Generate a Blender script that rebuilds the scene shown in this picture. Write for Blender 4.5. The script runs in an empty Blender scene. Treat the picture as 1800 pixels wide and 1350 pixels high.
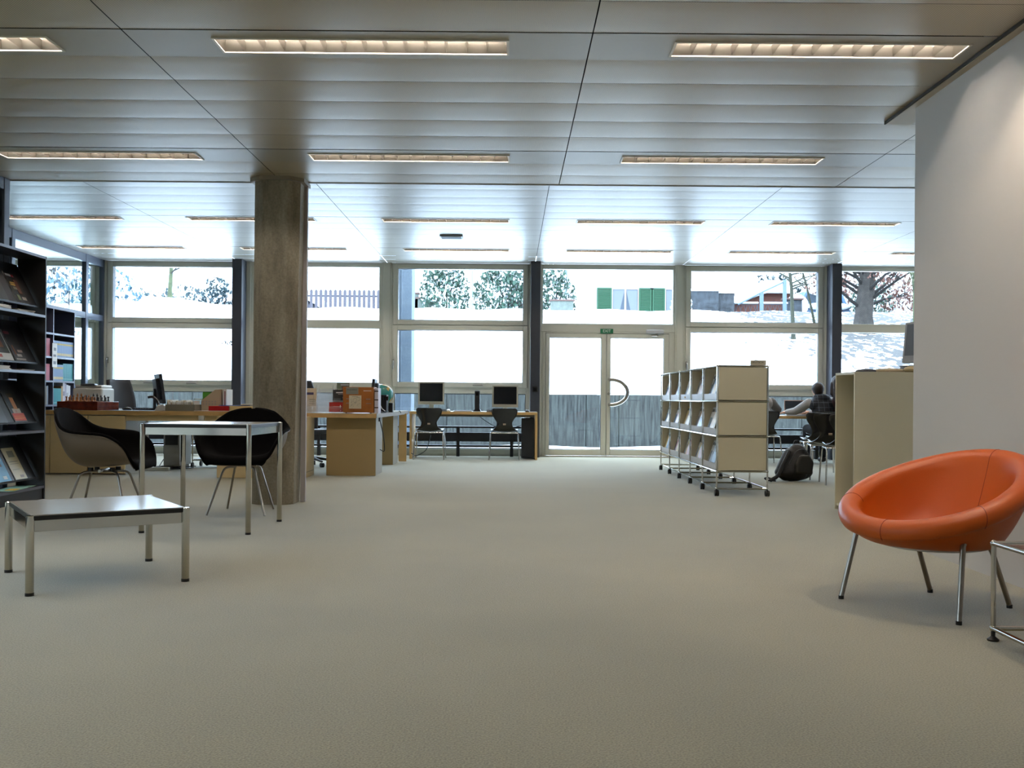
import bpy, math, random
from mathutils import Vector, Matrix, Euler
random.seed(7)
S = bpy.context.scene
COL = S.collection

# ------------------------------------------------------------------ camera
cam_data = bpy.data.cameras.new('camera')
cam_data.sensor_width = 36.0
cam_data.lens = 35.0
cam_data.shift_y = 0.015
cam_data.clip_end = 400
cam = bpy.data.objects.new('camera', cam_data)
COL.objects.link(cam)
YAW, ROLL, EYE = 0.0013, 0.008, 0.90
_y = Matrix.Rotation(-YAW, 3, 'Z')
right, up, fwd = _y @ Vector((1, 0, 0)), Vector((0, 0, 1)), _y @ Vector((0, 1, 0))
_c, _s = math.cos(ROLL), math.sin(ROLL)
r2, u2 = right * _c + up * _s, up * _c - right * _s
cam.matrix_world = Matrix(((r2.x, u2.x, -fwd.x, 0), (r2.y, u2.y, -fwd.y, 0), (r2.z, u2.z, -fwd.z, EYE), (0, 0, 0, 1)))
S.camera = cam

# ------------------------------------------------------------------ world, light, exposure
world = bpy.data.worlds.new('overcast_sky')
S.world = world
world.use_nodes = True
wn = world.node_tree.nodes; wl = world.node_tree.links
bg = wn['Background']
tc = wn.new('ShaderNodeTexCoord'); sp = wn.new('ShaderNodeSeparateXYZ'); rp = wn.new('ShaderNodeValToRGB')
wl.new(tc.outputs['Generated'], sp.inputs[0]); wl.new(sp.outputs['Z'], rp.inputs[0]); wl.new(rp.outputs[0], bg.inputs[0])
rp.color_ramp.elements[0].position = 0.0; rp.color_ramp.elements[0].color = (.10, .118, .14, 1)
rp.color_ramp.elements[1].position = .7; rp.color_ramp.elements[1].color = (.74, .90, 1.15, 1)
SKY = 16.5
bg.inputs[1].default_value = SKY
TUBE = 150.0          # ceiling tubes
SPOT = 62.0
S.view_settings.view_transform = 'Standard'
S.view_settings.look = 'None'
S.view_settings.gamma = 1
S.view_settings.exposure = 0.0
S.cycles.use_denoising = True
S.cycles.max_bounces = 8
S.cycles.diffuse_bounces = 5
S.cycles.glossy_bounces = 4
S.cycles.transparent_max_bounces = 16
S.cycles.transmission_bounces = 4
S.cycles.caustics_reflective = False
S.cycles.caustics_refractive = False
S.cycles.sample_clamp_indirect = 6.0
_sd = bpy.data.lights.new('wall_washer_lamp', 'SPOT'); _sd.energy = SPOT; _sd.spot_size = math.radians(112); _sd.spot_blend = .5
_sd.color = (1.0, .82, .62); _sd.shadow_soft_size = .04
_so = bpy.data.objects.new('wall_washer_lamp', _sd); COL.objects.link(_so)
_so.location = (2.20, 4.28, 2.70)
_so.rotation_euler = (Vector((.25, .22, -1))).to_track_quat('-Z', 'Y').to_euler()

# ------------------------------------------------------------------ materials
def lin(c):
    if isinstance(c, str):
        c = [int(c[i:i + 2], 16) / 255 for i in (0, 2, 4)]
        return tuple((x / 12.92 if x <= .04045 else ((x + .055) / 1.055) ** 2.4) for x in c) + (1,)
    return tuple(c) + (1,) if len(c) == 3 else c
_M = {}
def mat(name, col, rough=.5, metal=0.0, spec=.5, noise=None, bump=None, col2=None, coat=0, emit=None, trans=0):
    """noise=(scale, amount): darken/lighten by noise; bump=(scale, strength)"""
    if name in _M: return _M[name]
    m = bpy.data.materials.new(name); m.use_nodes = True; _M[name] = m
    n, l = m.node_tree.nodes, m.node_tree.links
    b = n['Principled BSDF']
    b.inputs['Base Color'].default_value = lin(col)
    b.inputs['Roughness'].default_value = rough
    b.inputs['Metallic'].default_value = metal
    b.inputs['Specular IOR Level'].default_value = spec
    if coat: b.inputs['Coat Weight'].default_value = coat; b.inputs['Coat Roughness'].default_value = .1
    if trans: b.inputs['Transmission Weight'].default_value = trans
    if emit:
        b.inputs['Emission Color'].default_value = lin(emit[0]); b.inputs['Emission Strength'].default_value = emit[1]
    t = n.new('ShaderNodeTexCoord')
    if noise:
        k = n.new('ShaderNodeTexNoise'); k.inputs['Scale'].default_value = noise[0]; k.inputs['Detail'].default_value = 4
        l.new(t.outputs['Object'], k.inputs['Vector'])
        mx = n.new('ShaderNodeMix'); mx.data_type = 'RGBA'
        c = lin(col); a = noise[1]
        mx.inputs['A'].default_value = (c[0] * (1 - a), c[1] * (1 - a), c[2] * (1 - a), 1)
        c2 = lin(col2) if col2 else (min(1, c[0] * (1 + a)), min(1, c[1] * (1 + a)), min(1, c[2] * (1 + a)), 1)
        mx.inputs['B'].default_value = c2
        mr = n.new('ShaderNodeMapRange'); mr.inputs[1].default_value = .35; mr.inputs[2].default_value = .65
        l.new(k.outputs['Fac'], mr.inputs[0]); l.new(mr.outputs[0], mx.inputs['Factor']); l.new(mx.outputs['Result'], b.inputs['Base Color'])
    if bump:
        k = n.new('ShaderNodeTexNoise'); k.inputs['Scale'].default_value = bump[0]; k.inputs['Detail'].default_value = 3
        l.new(t.outputs['Object'], k.inputs['Vector'])
        bp = n.new('ShaderNodeBump'); bp.inputs['Strength'].default_value = bump[1]; bp.inputs['Distance'].default_value = .01
        l.new(k.outputs['Fac'], bp.inputs['Height']); l.new(bp.outputs[0], b.inputs['Normal'])
    return m

def nodes_of(name, col, rough, **kw):
    m = mat(name, col, rough, **kw)
    return m, m.node_tree.nodes, m.node_tree.links, m.node_tree.nodes['Principled BSDF']

frame_m = mat('frame_paint', 'c8c6bc', .45)
dark_m = mat('dark_steel_paint', '3a3c46', .4)
darkrail_m = mat('black_rail_paint', '15151a', .35)
wallp_m = mat('white_wall_paint', 'c4c1be', .8, bump=(160, .03))
wallb_m = mat('off_white_wall_paint', 'a8a49c', .8)
chrome_m = mat('chrome', 'c9c6c0', .09, metal=1)
satin_m = mat('satin_steel', 'a09b94', .28, metal=1)
black_m = mat('black_plastic', '0b0b0d', .4)
blackgl_m = mat('black_gloss', '08080a', .15)
blackfab_m = mat('black_wool_upholstery', '070607', .9, spec=.08, bump=(600, .25))
taupe_m = mat('taupe_shell_plastic', '6c5f51', .45)
beige_m = mat('beige_sheet_steel', 'cfc6ad', .42)
beige2_m = mat('pale_beige_laminate', 'bcae8d', .5)
maple_m = mat('maple_desk_wood', 'cfa970', .45, noise=(9, .07))
deskfront_m = mat('cream_desk_panel', 'dcc697', .5, noise=(4, .03))
desktop_m = mat('desk_top_laminate', 'a8a49a', .35)
orange_m = mat('orange_leather', 'bc5411', .38, spec=.45, bump=(260, .12))
seam_m = mat('orange_stitching', '7a2408', .7)
greypl_m = mat('dark_grey_shell', '35373c', .22)
white_m = mat('white_paper', 'e6e4e0', .7)
shelfblack_m = mat('black_shelf_panel', '19181a', .5)
shelfedge_m = mat('blue_grey_shelf_edge', '4b4e5c', .4)
snow_m = mat('snow', 'f4f6fa', .8, noise=(.5, .02))

glass_m = bpy.data.materials.new('window_glass'); glass_m.use_nodes = True
_n, _l = glass_m.node_tree.nodes, glass_m.node_tree.links
_n.remove(_n['Principled BSDF'])
_o = _n['Material Output']; _t = _n.new('ShaderNodeBsdfTransparent'); _t.inputs[0].default_value = (.93, .97, .96, 1)
_g = _n.new('ShaderNodeBsdfGlossy'); _g.inputs['Roughness'].default_value = .0
_w = _n.new('ShaderNodeLayerWeight'); _w.inputs[0].default_value = .5
_pw = _n.new('ShaderNodeMath'); _pw.operation = 'POWER'; _pw.inputs[1].default_value = 5
_f = _n.new('ShaderNodeMath'); _f.operation = 'MULTIPLY_ADD'; _f.inputs[1].default_value = .6; _f.inputs[2].default_value = .03
_l.new(_w.outputs['Facing'], _pw.inputs[0]); _l.new(_pw.outputs[0], _f.inputs[0])
_mx = _n.new('ShaderNodeMixShader')
_l.new(_f.outputs[0], _mx.inputs[0]); _l.new(_t.outputs[0], _mx.inputs[1]); _l.new(_g.outputs[0], _mx.inputs[2]); _l.new(_mx.outputs[0], _o.inputs[0])

# carpet
carpet_m, _n, _l, _b = nodes_of('grey_beige_carpet', '8f8c80', .95, spec=.1)
_t = _n.new('ShaderNodeTexCoord')
_k = _n.new('ShaderNodeTexNoise'); _k.inputs['Scale'].default_value = 170; _k.inputs['Detail'].default_value = 2
_k2 = _n.new('ShaderNodeTexNoise'); _k2.inputs['Scale'].default_value = 1.1; _k2.inputs['Detail'].default_value = 3
_r = _n.new('ShaderNodeValToRGB')
_r.color_ramp.elements[0].position = .36; _r.color_ramp.elements[0].color = lin('77725c')
_r.color_ramp.elements[1].position = .64; _r.color_ramp.elements[1].color = lin('a39d80')
_l.new(_t.outputs['Object'], _k.inputs['Vector']); _l.new(_t.outputs['Object'], _k2.inputs['Vector'])
_ma = _n.new('ShaderNodeMath'); _ma.operation = 'MULTIPLY_ADD'; _ma.inputs[1].default_value = .18
_l.new(_k2.outputs['Fac'], _ma.inputs[0])
_mb = _n.new('ShaderNodeMath'); _mb.operation = 'MULTIPLY'; _mb.inputs[1].default_value = .82
_l.new(_k.outputs['Fac'], _mb.inputs[0]); _l.new(_mb.outputs[0], _ma.inputs[2]); _l.new(_ma.outputs[0], _r.inputs[0]); _l.new(_r.outputs[0], _b.inputs['Base Color'])
_b.inputs['Sheen Weight'].default_value = .55; _b.inputs['Sheen Roughness'].default_value = .45
_bp = _n.new('ShaderNodeBump'); _bp.inputs['Strength'].default_value = .5; _bp.inputs['Distance'].default_value = .004
_l.new(_k.outputs['Fac'], _bp.inputs['Height']); _l.new(_bp.outputs[0], _b.inputs['Normal'])

# ceiling slats: semi-gloss paint, optionally perforated
def slat_mat(name, col, perf):
    m, n, l, b = nodes_of(name, col, .38, spec=.6)
    b.inputs['Metallic'].default_value = .22
    if perf:
        t = n.new('ShaderNodeTexCoord'); s = n.new('ShaderNodeSeparateXYZ'); l.new(t.outputs['Object'], s.inputs[0])
        w = []
        for ax in ('X', 'Y'):
            a = n.new('ShaderNodeMath'); a.operation = 'MULTIPLY'; a.inputs[1].default_value = 2 * math.pi / .0125
            c = n.new('ShaderNodeMath'); c.operation = 'SINE'; l.new(s.outputs[ax], a.inputs[0]); l.new(a.outputs[0], c.inputs[0]); w.append(c)
        p = n.new('ShaderNodeMath'); p.operation = 'MULTIPLY'; l.new(w[0].outputs[0], p.inputs[0]); l.new(w[1].outputs[0], p.inputs[1])
        g = n.new('ShaderNodeMapRange'); g.inputs[1].default_value = .35; g.inputs[2].default_value = .6
        l.new(p.outputs[0], g.inputs[0])
        mx = n.new('ShaderNodeMix'); mx.data_type = 'RGBA'; mx.inputs['A'].default_value = lin(col); c = lin(col)
        mx.inputs['B'].default_value = (c[0] * .3, c[1] * .3, c[2] * .3, 1)
        l.new(g.outputs[0], mx.inputs['Factor']); l.new(mx.outputs['Result'], b.inputs['Base Color'])
    return m
slat_m = slat_mat('ceiling_slat_paint', 'a9a498', False)
slatp_m = slat_mat('perforated_slat_paint', 'c0b5a0', True)

# concrete
def concrete(name, c1, c2, sc=(1.5, 1.5, 1.5), fine=60):
    m, n, l, b = nodes_of(name, c1, .85)
    t = n.new('ShaderNodeTexCoord'); mp = n.new('ShaderNodeMapping'); mp.inputs['Scale'].default_value = sc
    l.new(t.outputs['Object'], mp.inputs[0])
    k = n.new('ShaderNodeTexNoise'); k.inputs['Scale'].default_value = 4; k.inputs['Detail'].default_value = 8; k.inputs['Roughness'].default_value = .65
    l.new(mp.outputs[0], k.inputs['Vector'])
    r = n.new('ShaderNodeValToRGB'); r.color_ramp.elements[0].position = .32; r.color_ramp.elements[0].color = lin(c2)
    r.color_ramp.elements[1].position = .68; r.color_ramp.elements[1].color = lin(c1)
    l.new(k.outputs['Fac'], r.inputs[0])
    k2 = n.new('ShaderNodeTexNoise'); k2.inputs['Scale'].default_value = fine; k2.inputs['Detail'].default_value = 3
    l.new(t.outputs['Object'], k2.inputs['Vector'])
    mx = n.new('ShaderNodeMix'); mx.data_type = 'RGBA'; mx.blend_type = 'MULTIPLY'; mx.inputs['Factor'].default_value = .5
    l.new(r.outputs[0], mx.inputs['A']); l.new(k2.outputs['Fac'], mx.inputs['B']); l.new(mx.outputs['Result'], b.inputs['Base Color'])
    bp = n.new('ShaderNodeBump'); bp.inputs['Strength'].default_value = .3; bp.inputs['Distance'].default_value = .01
    l.new(k2.outputs['Fac'], bp.inputs['Height']); l.new(bp.outputs[0], b.inputs['Normal'])
    return m
column_m = concrete('column_concrete', 'b3aa96', '847a68', (2.0, 2.0, .5))
retain_m = concrete('streaked_concrete', '474b46', '050506', (7, 1, .5), 22)
pillar_m = concrete('blue_grey_concrete', '59646e', '4a5663', (1, 1, 1), 30)

# ------------------------------------------------------------------ mesh helpers
class MB:
    def __init__(s): s.v = []; s.f = []
    def add(s, vs, fs):
        o = len(s.v); s.v += [tuple(v) for v in vs]; s.f += [tuple(i + o for i in f) for f in fs]; return s
    def box(s, x0, x1, y0, y1, z0, z1):
        v = [(x, y, z) for z in (z0, z1) for y in (y0, y1) for x in (x0, x1)]
        return s.add(v, [(0, 2, 3, 1), (4, 5, 7, 6), (0, 1, 5, 4), (2, 6, 7, 3), (0, 4, 6, 2), (1, 3, 7, 5)])
    def obox(s, m, sx, sy, sz):
        """box of full sizes centred on matrix m"""
        v = [m @ Vector((x * sx / 2, y * sy / 2, z * sz / 2)) for z in (-1, 1) for y in (-1, 1) for x in (-1, 1)]
        return s.add(v, [(0, 2, 3, 1), (4, 5, 7, 6), (0, 1, 5, 4), (2, 6, 7, 3), (0, 4, 6, 2), (1, 3, 7, 5)])
    def tube(s, pts, r, n=10, closed=False, rs=None, cap=True):
        pts = [Vector(p) for p in pts]; k = len(pts); rings = []
        up = None
        for i, p in enumerate(pts):
            a = pts[(i - 1) % k] if (closed or i > 0) else None
            b = pts[(i + 1) % k] if (closed or i < k - 1) else None
            d = ((b - p).normalized() if b is not None else Vector((0, 0, 0))) + ((p - a).normalized() if a is not None else Vector((0, 0, 0)))
            d.normalize()
            if up is None: up = Vector((0, 0, 1)) if abs(d.z) < .9 else Vector((1, 0, 0))
            u = (up - d * up.dot(d)).normalized(); w = d.cross(u); up = u
            rr = rs[i] if rs else r
            rings.append([p + (u * math.cos(t) + w * math.sin(t)) * rr for t in [2 * math.pi * j / n for j in range(n)]])
        v = [q for ring in rings for q in ring]; f = []
        for i in range(k if closed else k - 1):
            a, b = i * n, ((i + 1) % k) * n
            for j in range(n): f.append((a + j, a + (j + 1) % n, b + (j + 1) % n, b + j))
        if cap and not closed:
            f.append(tuple(range(n))[::-1]); f.append(tuple((k - 1) * n + j for j in range(n)))
        return s.add(v, f)
    def bent(s, pts, r, br=.04, n=10, seg=5):
        """tube through pts with rounded corners"""
        pts = [Vector(p) for p in pts]; out = [pts[0]]
        for i in range(1, len(pts) - 1):
            p, a, b = pts[i], pts[i - 1], pts[i + 1]
            d1, d2 = (a - p), (b - p); q = min(br, d1.length * .45, d2.length * .45)
            A, B = p + d1.normalized() * q, p + d2.normalized() * q
            for t in range(seg + 1):
                t /= seg; out.append((A * (1 - t) + p * t) * (1 - t) + (p * (1 - t) + B * t) * t)
        out.append(pts[-1]); return s.tube(out, r, n)
    def lathe(s, prof, o=(0, 0, 0), n=20):
        v = []; f = []
        for r, z in prof:
            for j in range(n):
                t = 2 * math.pi * j / n; v.append((o[0] + r * math.cos(t), o[1] + r * math.sin(t), o[2] + z))
        for i in range(len(prof) - 1):
            for j in range(n): f.append((i * n + j, i * n + (j + 1) % n, (i + 1) * n + (j + 1) % n, (i + 1) * n + j))
        f.append(tuple(range(n))[::-1]); f.append(tuple((len(prof) - 1) * n + j for j in range(n)))
        return s.add(v, f)
    def prism(s, poly, a, b, axis='y'):
        """extrude a 2-D polygon: axis y -> poly in (x,z), axis x -> (y,z), axis z -> (x,y)"""
        mk = {'y': lambda p, t: (p[0], t, p[1]), 'x': lambda p, t: (t, p[0], p[1]), 'z': lambda p, t: (p[0], p[1], t)}[axis]
        n = len(poly); v = [mk(p, a) for p in poly] + [mk(p, b) for p in poly]
        f = [tuple(range(n)), tuple(range(n, 2 * n))[::-1]] + [(i, i + n, (i + 1) % n + n, (i + 1) % n) for i in range(n)]
        return s.add(v, f)
    def grid(s, fn, nu, nv, closeu=False):
        v = [fn(i / (nu if closeu else nu - 1), j / (nv - 1)) for j in range(nv) for i in range(nu)]; f = []
        for j in range(nv - 1):
            for i in range(nu if closeu else nu - 1):
                f.append((j * nu + i, j * nu + (i + 1) % nu, (j + 1) * nu + (i + 1) % nu, (j + 1) * nu + i))
        return s.add(v, f)
    def ball(s, c, r, n=12, m=8, rz=None, ry=None, rot=None):
        rz = rz or r; ry = ry or r; v = []; c = Vector(c)
        for j in range(m + 1):
            ph = math.pi * j / m
            for i in range(n):
                t = 2 * math.pi * i / n
                p = Vector((r * math.sin(ph) * math.cos(t), ry * math.sin(ph) * math.sin(t), rz * math.cos(ph)))
                if rot: p = rot @ p
                v.append(c + p)
        f = [(j * n + i, (j + 1) * n + i, (j + 1) * n + (i + 1) % n, j * n + (i + 1) % n) for j in range(m) for i in range(n)]
        return s.add(v, f)
    def caps(s, p0, p1, r0, r1, n=12):
        p0, p1 = Vector(p0), Vector(p1); d = (p1 - p0); L = d.length or 1e-6; d = d / L
        pts = [p0 - d * r0 * .98, p0 - d * r0 * .7, p0 - d * r0 * .35, p0, p1, p1 + d * r1 * .35, p1 + d * r1 * .7, p1 + d * r1 * .98]
        rs = [r0 * .2, r0 * .71, r0 * .94, r0, r1, r1 * .94, r1 * .71, r1 * .2]
        return s.tube(pts, 1, n, rs=rs)
    def build(s, name, material, parent=None, bevel=0, ang=35, sub=0, solid=None, remesh=0, smooth_it=0, segs=2):
        me = bpy.data.meshes.new(name); me.from_pydata(s.v, [], s.f); me.update()
        import bmesh
        bm = bmesh.new(); bm.from_mesh(me)
        if solid is None: bmesh.ops.recalc_face_normals(bm, faces=bm.faces)
        bm.to_mesh(me); bm.free()
        me.polygons.foreach_set('use_smooth', [True] * len(me.polygons))
        if not remesh and not sub: me.set_sharp_from_angle(angle=math.radians(ang))
        me.materials.append(material)
        o = bpy.data.objects.new(name, me); COL.objects.link(o)
        if parent: o.parent = parent
        if solid is not None:
            md = o.modifiers.new('thickness', 'SOLIDIFY'); md.thickness = solid[0]; md.offset = solid[1]
        if remesh:
            md = o.modifiers.new('skin', 'REMESH'); md.mode = 'VOXEL'; md.voxel_size = remesh; md.use_smooth_shade = True
            if smooth_it:
                md = o.modifiers.new('soft', 'SMOOTH'); md.iterations = smooth_it; md.factor = .6
        if bevel:
            md = o.modifiers.new('bevel', 'BEVEL'); md.width = bevel; md.segments = segs; md.limit_method = 'ANGLE'
            md.harden_normals = False
        if sub:
            md = o.modifiers.new('sub', 'SUBSURF'); md.levels = sub; md.render_levels = sub
        return o

def tag(o, label, cat, group=None, kind=None):
    o['label'] = label; o['category'] = cat
    if group: o['group'] = group
    if kind: o['kind'] = kind
    return o
def thing(name, label, cat, loc=(0, 0, 0), rz=0, group=None, kind=None, rot=None):
    o = bpy.data.objects.new(name, None); COL.objects.link(o); o.location = loc; o.empty_display_size = .1
    o.rotation_euler = rot if rot else (0, 0, rz)
    return tag(o, label, cat, group, kind)
def struct(o, label=None):
    o['kind'] = 'structure'
    if label: o['label'] = label
    return o
def dup(o, loc=None, rz=None, label=None, group=None, parent=None, rot=None):
    c = o.copy(); COL.objects.link(c)
    if parent: c.parent = parent
    if loc is not None: c.location = loc
    if rz is not None: c.rotation_euler = (0, 0, rz)
    if rot is not None: c.rotation_euler = rot
    if label: c['label'] = label
    if group: c['group'] = group
    for ch in list(o.children): dup(ch, parent=c)
    return c
def text(name, body, size, material, parent, loc, rot, ext=.0008, align='CENTER'):
    cu = bpy.data.curves.new(name, 'FONT'); cu.body = body; cu.size = size; cu.extrude = ext; cu.align_x = align; cu.align_y = 'CENTER'
    cu.materials.append(material)
    tmp = bpy.data.objects.new('tmp', cu); me = bpy.data.meshes.new_from_object(tmp); me.name = name
    bpy.data.objects.remove(tmp)
    if not me.materials: me.materials.append(material)
    o = bpy.data.objects.new(name, me); COL.objects.link(o); o.parent = parent; o.location = loc; o.rotation_euler = rot
    return o
PI = math.pi
FACE_CAM = (PI / 2, 0, 0)       # a flat sign turned upright, facing -Y
# ================================================================== THE SETTING
YW = 15.80                      # window wall plane
ZL, ZH, YS = 2.75, 3.05, 8.57   # low ceiling, high ceiling, step between them
XP, XG = -4.33, -6.45           # glazed partitions, front zone and rear zone
XR = 2.50                       # plastered wall
struct(MB().box(-9, 9, -3.2, YW + .05, -.12, 0).build('floor', carpet_m), 'grey beige carpet laid wall to wall')

def slat(b, x0, x1, y0, y1, z):
    """one shallow lengthwise-curved metal plank, seen from below"""
    n = 7; g = .0022; sag = .0004; v = []
    for i in range(n):
        t = i / (n - 1); y = y0 + g + (y1 - y0 - 2 * g) * t
        zz = z - sag * (1 - (2 * t - 1) ** 2) + (.002 if i in (0, n - 1) else 0)
        v += [(x0, y, zz), (x1, y, zz)]
    b.add(v, [(2 * i, 2 * i + 1, 2 * i + 3, 2 * i + 2) for i in range(n - 1)])
def ceiling(name, joints, y0, y1, z, lamps_y, lamp_x, perf):
    plain, pf = MB(), MB()
    k0 = math.floor((y0 - 5.02) / .4); 
    k = k0
    while 5.02 + .4 * k < y1 - .01:
        a = max(y0, 5.02 + .4 * k); c = min(y1, a + .4 if a > y0 else 5.02 + .4 * (k + 1)); k += 1
        if c - a < .05: continue
        lamp = next((ly for ly in lamps_y if a < ly < c), None)
        for j in range(len(joints) - 1):
            x0, x1 = joints[j] + .0035, joints[j + 1] - .0035
            lx = next((q for q in lamp_x if x0 < q - .765 < x1), None) if lamp else None
            if lx is not None:
                h, w = .765, .108
                plain.add([(x0, a + .004, z), (x1, a + .004, z), (x1, c - .004, z), (x0, c - .004, z),
                           (lx - h, lamp - w, z), (lx + h, lamp - w, z), (lx + h, lamp + w, z), (lx - h, lamp + w, z)],
                          [(0, 1, 5, 4), (1, 2, 6, 5), (2, 3, 7, 6), (3, 0, 4, 7)])
            else: slat(pf if (perf and not lamp) else plain, x0, x1, a, c, z)
    o = struct(plain.build(name, slat_m, ang=60), 'beige metal plank ceiling')
    if perf: struct(pf.build('perforated_planks', slatp_m, o, ang=60))
    b = MB().box(joints[0], joints[-1], y0, y1, z + .13, z + .16)
    struct(b.build('ceiling_void', mat('dark_void', '2a2824', .9), o))
    return o
LX = [-3.17, -.79, 1.60]; LYL = [2.85, 5.235, 7.65]
ceiling('ceiling', [-6.74, -4.36, -1.98, .40, 2.78, 5.16, 9.0], -3.2, YS, ZL, LYL, [-5.55] + LX + [3.98], True)
HX = [-5.48, -3.14, -.80, 1.545, 3.89, 6.23]; LYH = [9.63, 12.01, 14.37]
ceiling('ceiling', [-9, -6.65, -4.31, -1.97, .37, 2.71, 5.05, 9.0], YS + .02, YW + .03, ZH, LYH, HX, False)
struct(MB().box(-9, 9, YS, YS + .02, ZL - .004, ZH + .16).build('trim_1', mat('fascia_paint', 'a39d90', .5)), 'thin upstand where the ceiling steps up')

# plastered wall beside the orange chair, with its ceiling edge strip
struct(MB().box(XR, XR + .3, -3.2, 6.18, 0, ZL + .1).box(XR + .3, 9, 5.9, 6.18, 0, ZL + .1).build('wall_right', wallp_m))
struct(MB().box(XR - .045, XR + .0, -3.2, 6.55, ZL - .022, ZL - .001).box(XR, XR + .12, 6.185, 6.55, ZL - .022, ZL - .001).build('trim_2', mat('trim_paint', 'b5aa94', .5)))
struct(MB().box(XR - .052, XR - .046, -3.2, 6.56, ZL - .02, ZL - .001).build('trim_3', mat('dark_gap', '2b2722', .8)))
struct(MB().box(-9, XR, -3.4, -3.2, 0, ZL + .1).build('wall_back', wallb_m))
struct(MB().box(9, 9.2, 5.9, YW + .1, 0, ZH + .1).build('wall_far_right', wallb_m))
struct(MB().box(-9.2, -9, -3.2, YW + .1, 0, ZH + .1).build('wall_far_left', wallb_m))
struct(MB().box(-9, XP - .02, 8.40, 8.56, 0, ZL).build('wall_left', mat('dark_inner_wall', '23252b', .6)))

# glazed partitions on the left, dark steel
def partition(name, x, y0, y1, z, posts, rails, lab):
    b = MB()
    for p in posts: b.box(x - .05, x + .02, p - .045, p + .045, 0, z)
    for r in rails: b.box(x - .045, x + .015, y0, y1, r[0], r[1])
    o = struct(b.build(name, mat('partition_steel', '4a5160', .4), bevel=.004), lab)
    g = MB().box(x - .018, x - .012, y0, y1, .05, z - .05).build('pane', glass_m, o)
    return o
partition('wall_left_front', XP, 1.0, 8.56, ZL, [1.05, 3.5, 6.0, 8.50], [(ZL - .10, ZL), (0, .12), (2.02, 2.10)], 'dark steel glazed partition behind the magazine shelf')
partition('wall_left_rear', XG, 8.60, YW - .02, ZH, [8.65, 12.86, 15.10, 15.74], [(ZH - .12, ZH), (0, .12), (2.08, 2.17), (1.0, 1.05)], 'dark steel glazed partition of the rear reading area')

# window wall
def ring(b, x0, x1, z0, z1, w, y0, y1, wb=None):
    wb = w if wb is None else wb
    b.box(x0, x0 + w, y0, y1, z0, z1).box(x1 - w, x1, y0, y1, z0, z1).box(x0 + w, x1 - w, y0, y1, z1 - w, z1).box(x0 + w, x1 - w, y0, y1, z0, z0 + wb)
def handle_bar(p, x, z, par):
    MB().bent([(x - .075, YW - .045, z), (x - .075, YW - .085, z), (x + .075, YW - .085, z), (x + .075, YW - .045, z)], .009, .02).build(p, satin_m, par)
def window(n, x0, x1, operable, handle_x=None, pulls=()):
    """x0..x1 clear bay between mullions"""
    fr = MB()
    ring(fr, x0, x1, 0, ZH - .005, .045, YW - .04, YW + .06)
    fr.box(x0 + .045, x1 - .045, YW - .043, YW + .058, .046, .115).box(x0 + .046, x1 - .046, YW - .038, YW + .058, .985, 1.09).box(x0 + .046, x1 - .046, YW - .038, YW + .058, 2.045, 2.085)
    o = struct(fr.build('window_%d' % n, frame_m, bevel=.004), 'window bay of the garden facade')
    gl = MB()
    if operable:
        for nm, a, c in (('upper_sash', 2.07, 3.03), ('lower_sash', 1.085, 2.06)):
            s = MB(); ring(s, x0 + .02, x1 - .02, a, c, .075, YW - .065, YW + .04)
            struct(s.build(nm, frame_m, o, bevel=.006))
            gk = MB(); ring(gk, x0 + .093, x1 - .093, a + .073, c - .073, .008, YW - .055, YW + .045); struct(gk.build('gasket', darkrail_m, o))
            gl.box(x0 + .095, x1 - .095, YW, YW + .012, a + .07, c - .07)
    else:
        s = MB(); s.box(x0, x1, YW - .05, YW + .05, 2.0, 2.135).box(x0, x1, YW - .05, YW + .05, 1.02, 1.15).box(x0, x1, YW - .03, YW + .05, 2.975, ZH - .005)
        struct(s.build('rail', frame_m, o, bevel=.004))
        for a, c in ((2.135, 2.975), (1.15, 2.0)): gl.box(x0 + .03, x1 - .03, YW, YW + .012, a, c)
    gk = MB(); ring(gk, x0 + .045, x1 - .045, .115, .985, .012, YW - .03, YW + .05); struct(gk.build('gasket', darkrail_m, o))
    gl.box(x0 + .05, x1 - .05, YW, YW + .012, .12, .98)
    struct(gl.build('pane', glass_m, o))
    if handle_x is not None:
        h = MB().box(handle_x - .012, handle_x + .012, YW - .08, YW - .06, 1.42, 1.52).bent([(handle_x, YW - .07, 1.49), (handle_x, YW - .12, 1.49), (handle_x, YW - .12, 1.36)], .011, .02)
        struct(h.build('handle', satin_m, o))
    for p in pulls: struct_pull = handle_bar('handle', p, 1.12 if operable else 1.08, o)
    return o
mull = MB()
for a, c in ((-6.56, -6.40), (-4.25, -4.10), (-2.05, -1.89), (.28, .47), (2.59, 2.74), (4.95, 5.13), (7.45, 7.60)):
    mull.box(a, c, YW - .05, YW + .07, 0, ZH - .003)
    mull.box(a + .025, c - .025, YW - .065, YW - .049, .002, ZH - .005)
struct(mull.build('wall_window', frame_m, bevel=.004), 'beige metal mullions of the garden facade')
window(1, -8.95, -6.56, True)
window(2, -6.40, -4.25, True, -6.37, (-5.72, -5.05))
window(3, -4.10, -2.05, False)
window(4, -1.89, .28, True, -1.86, (-.52,))
window(6, 2.74, 4.95, True, 2.77, (3.98,))
window(7, 5.13, 7.45, False)
window(8, 7.60, 9.0, False)
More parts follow.
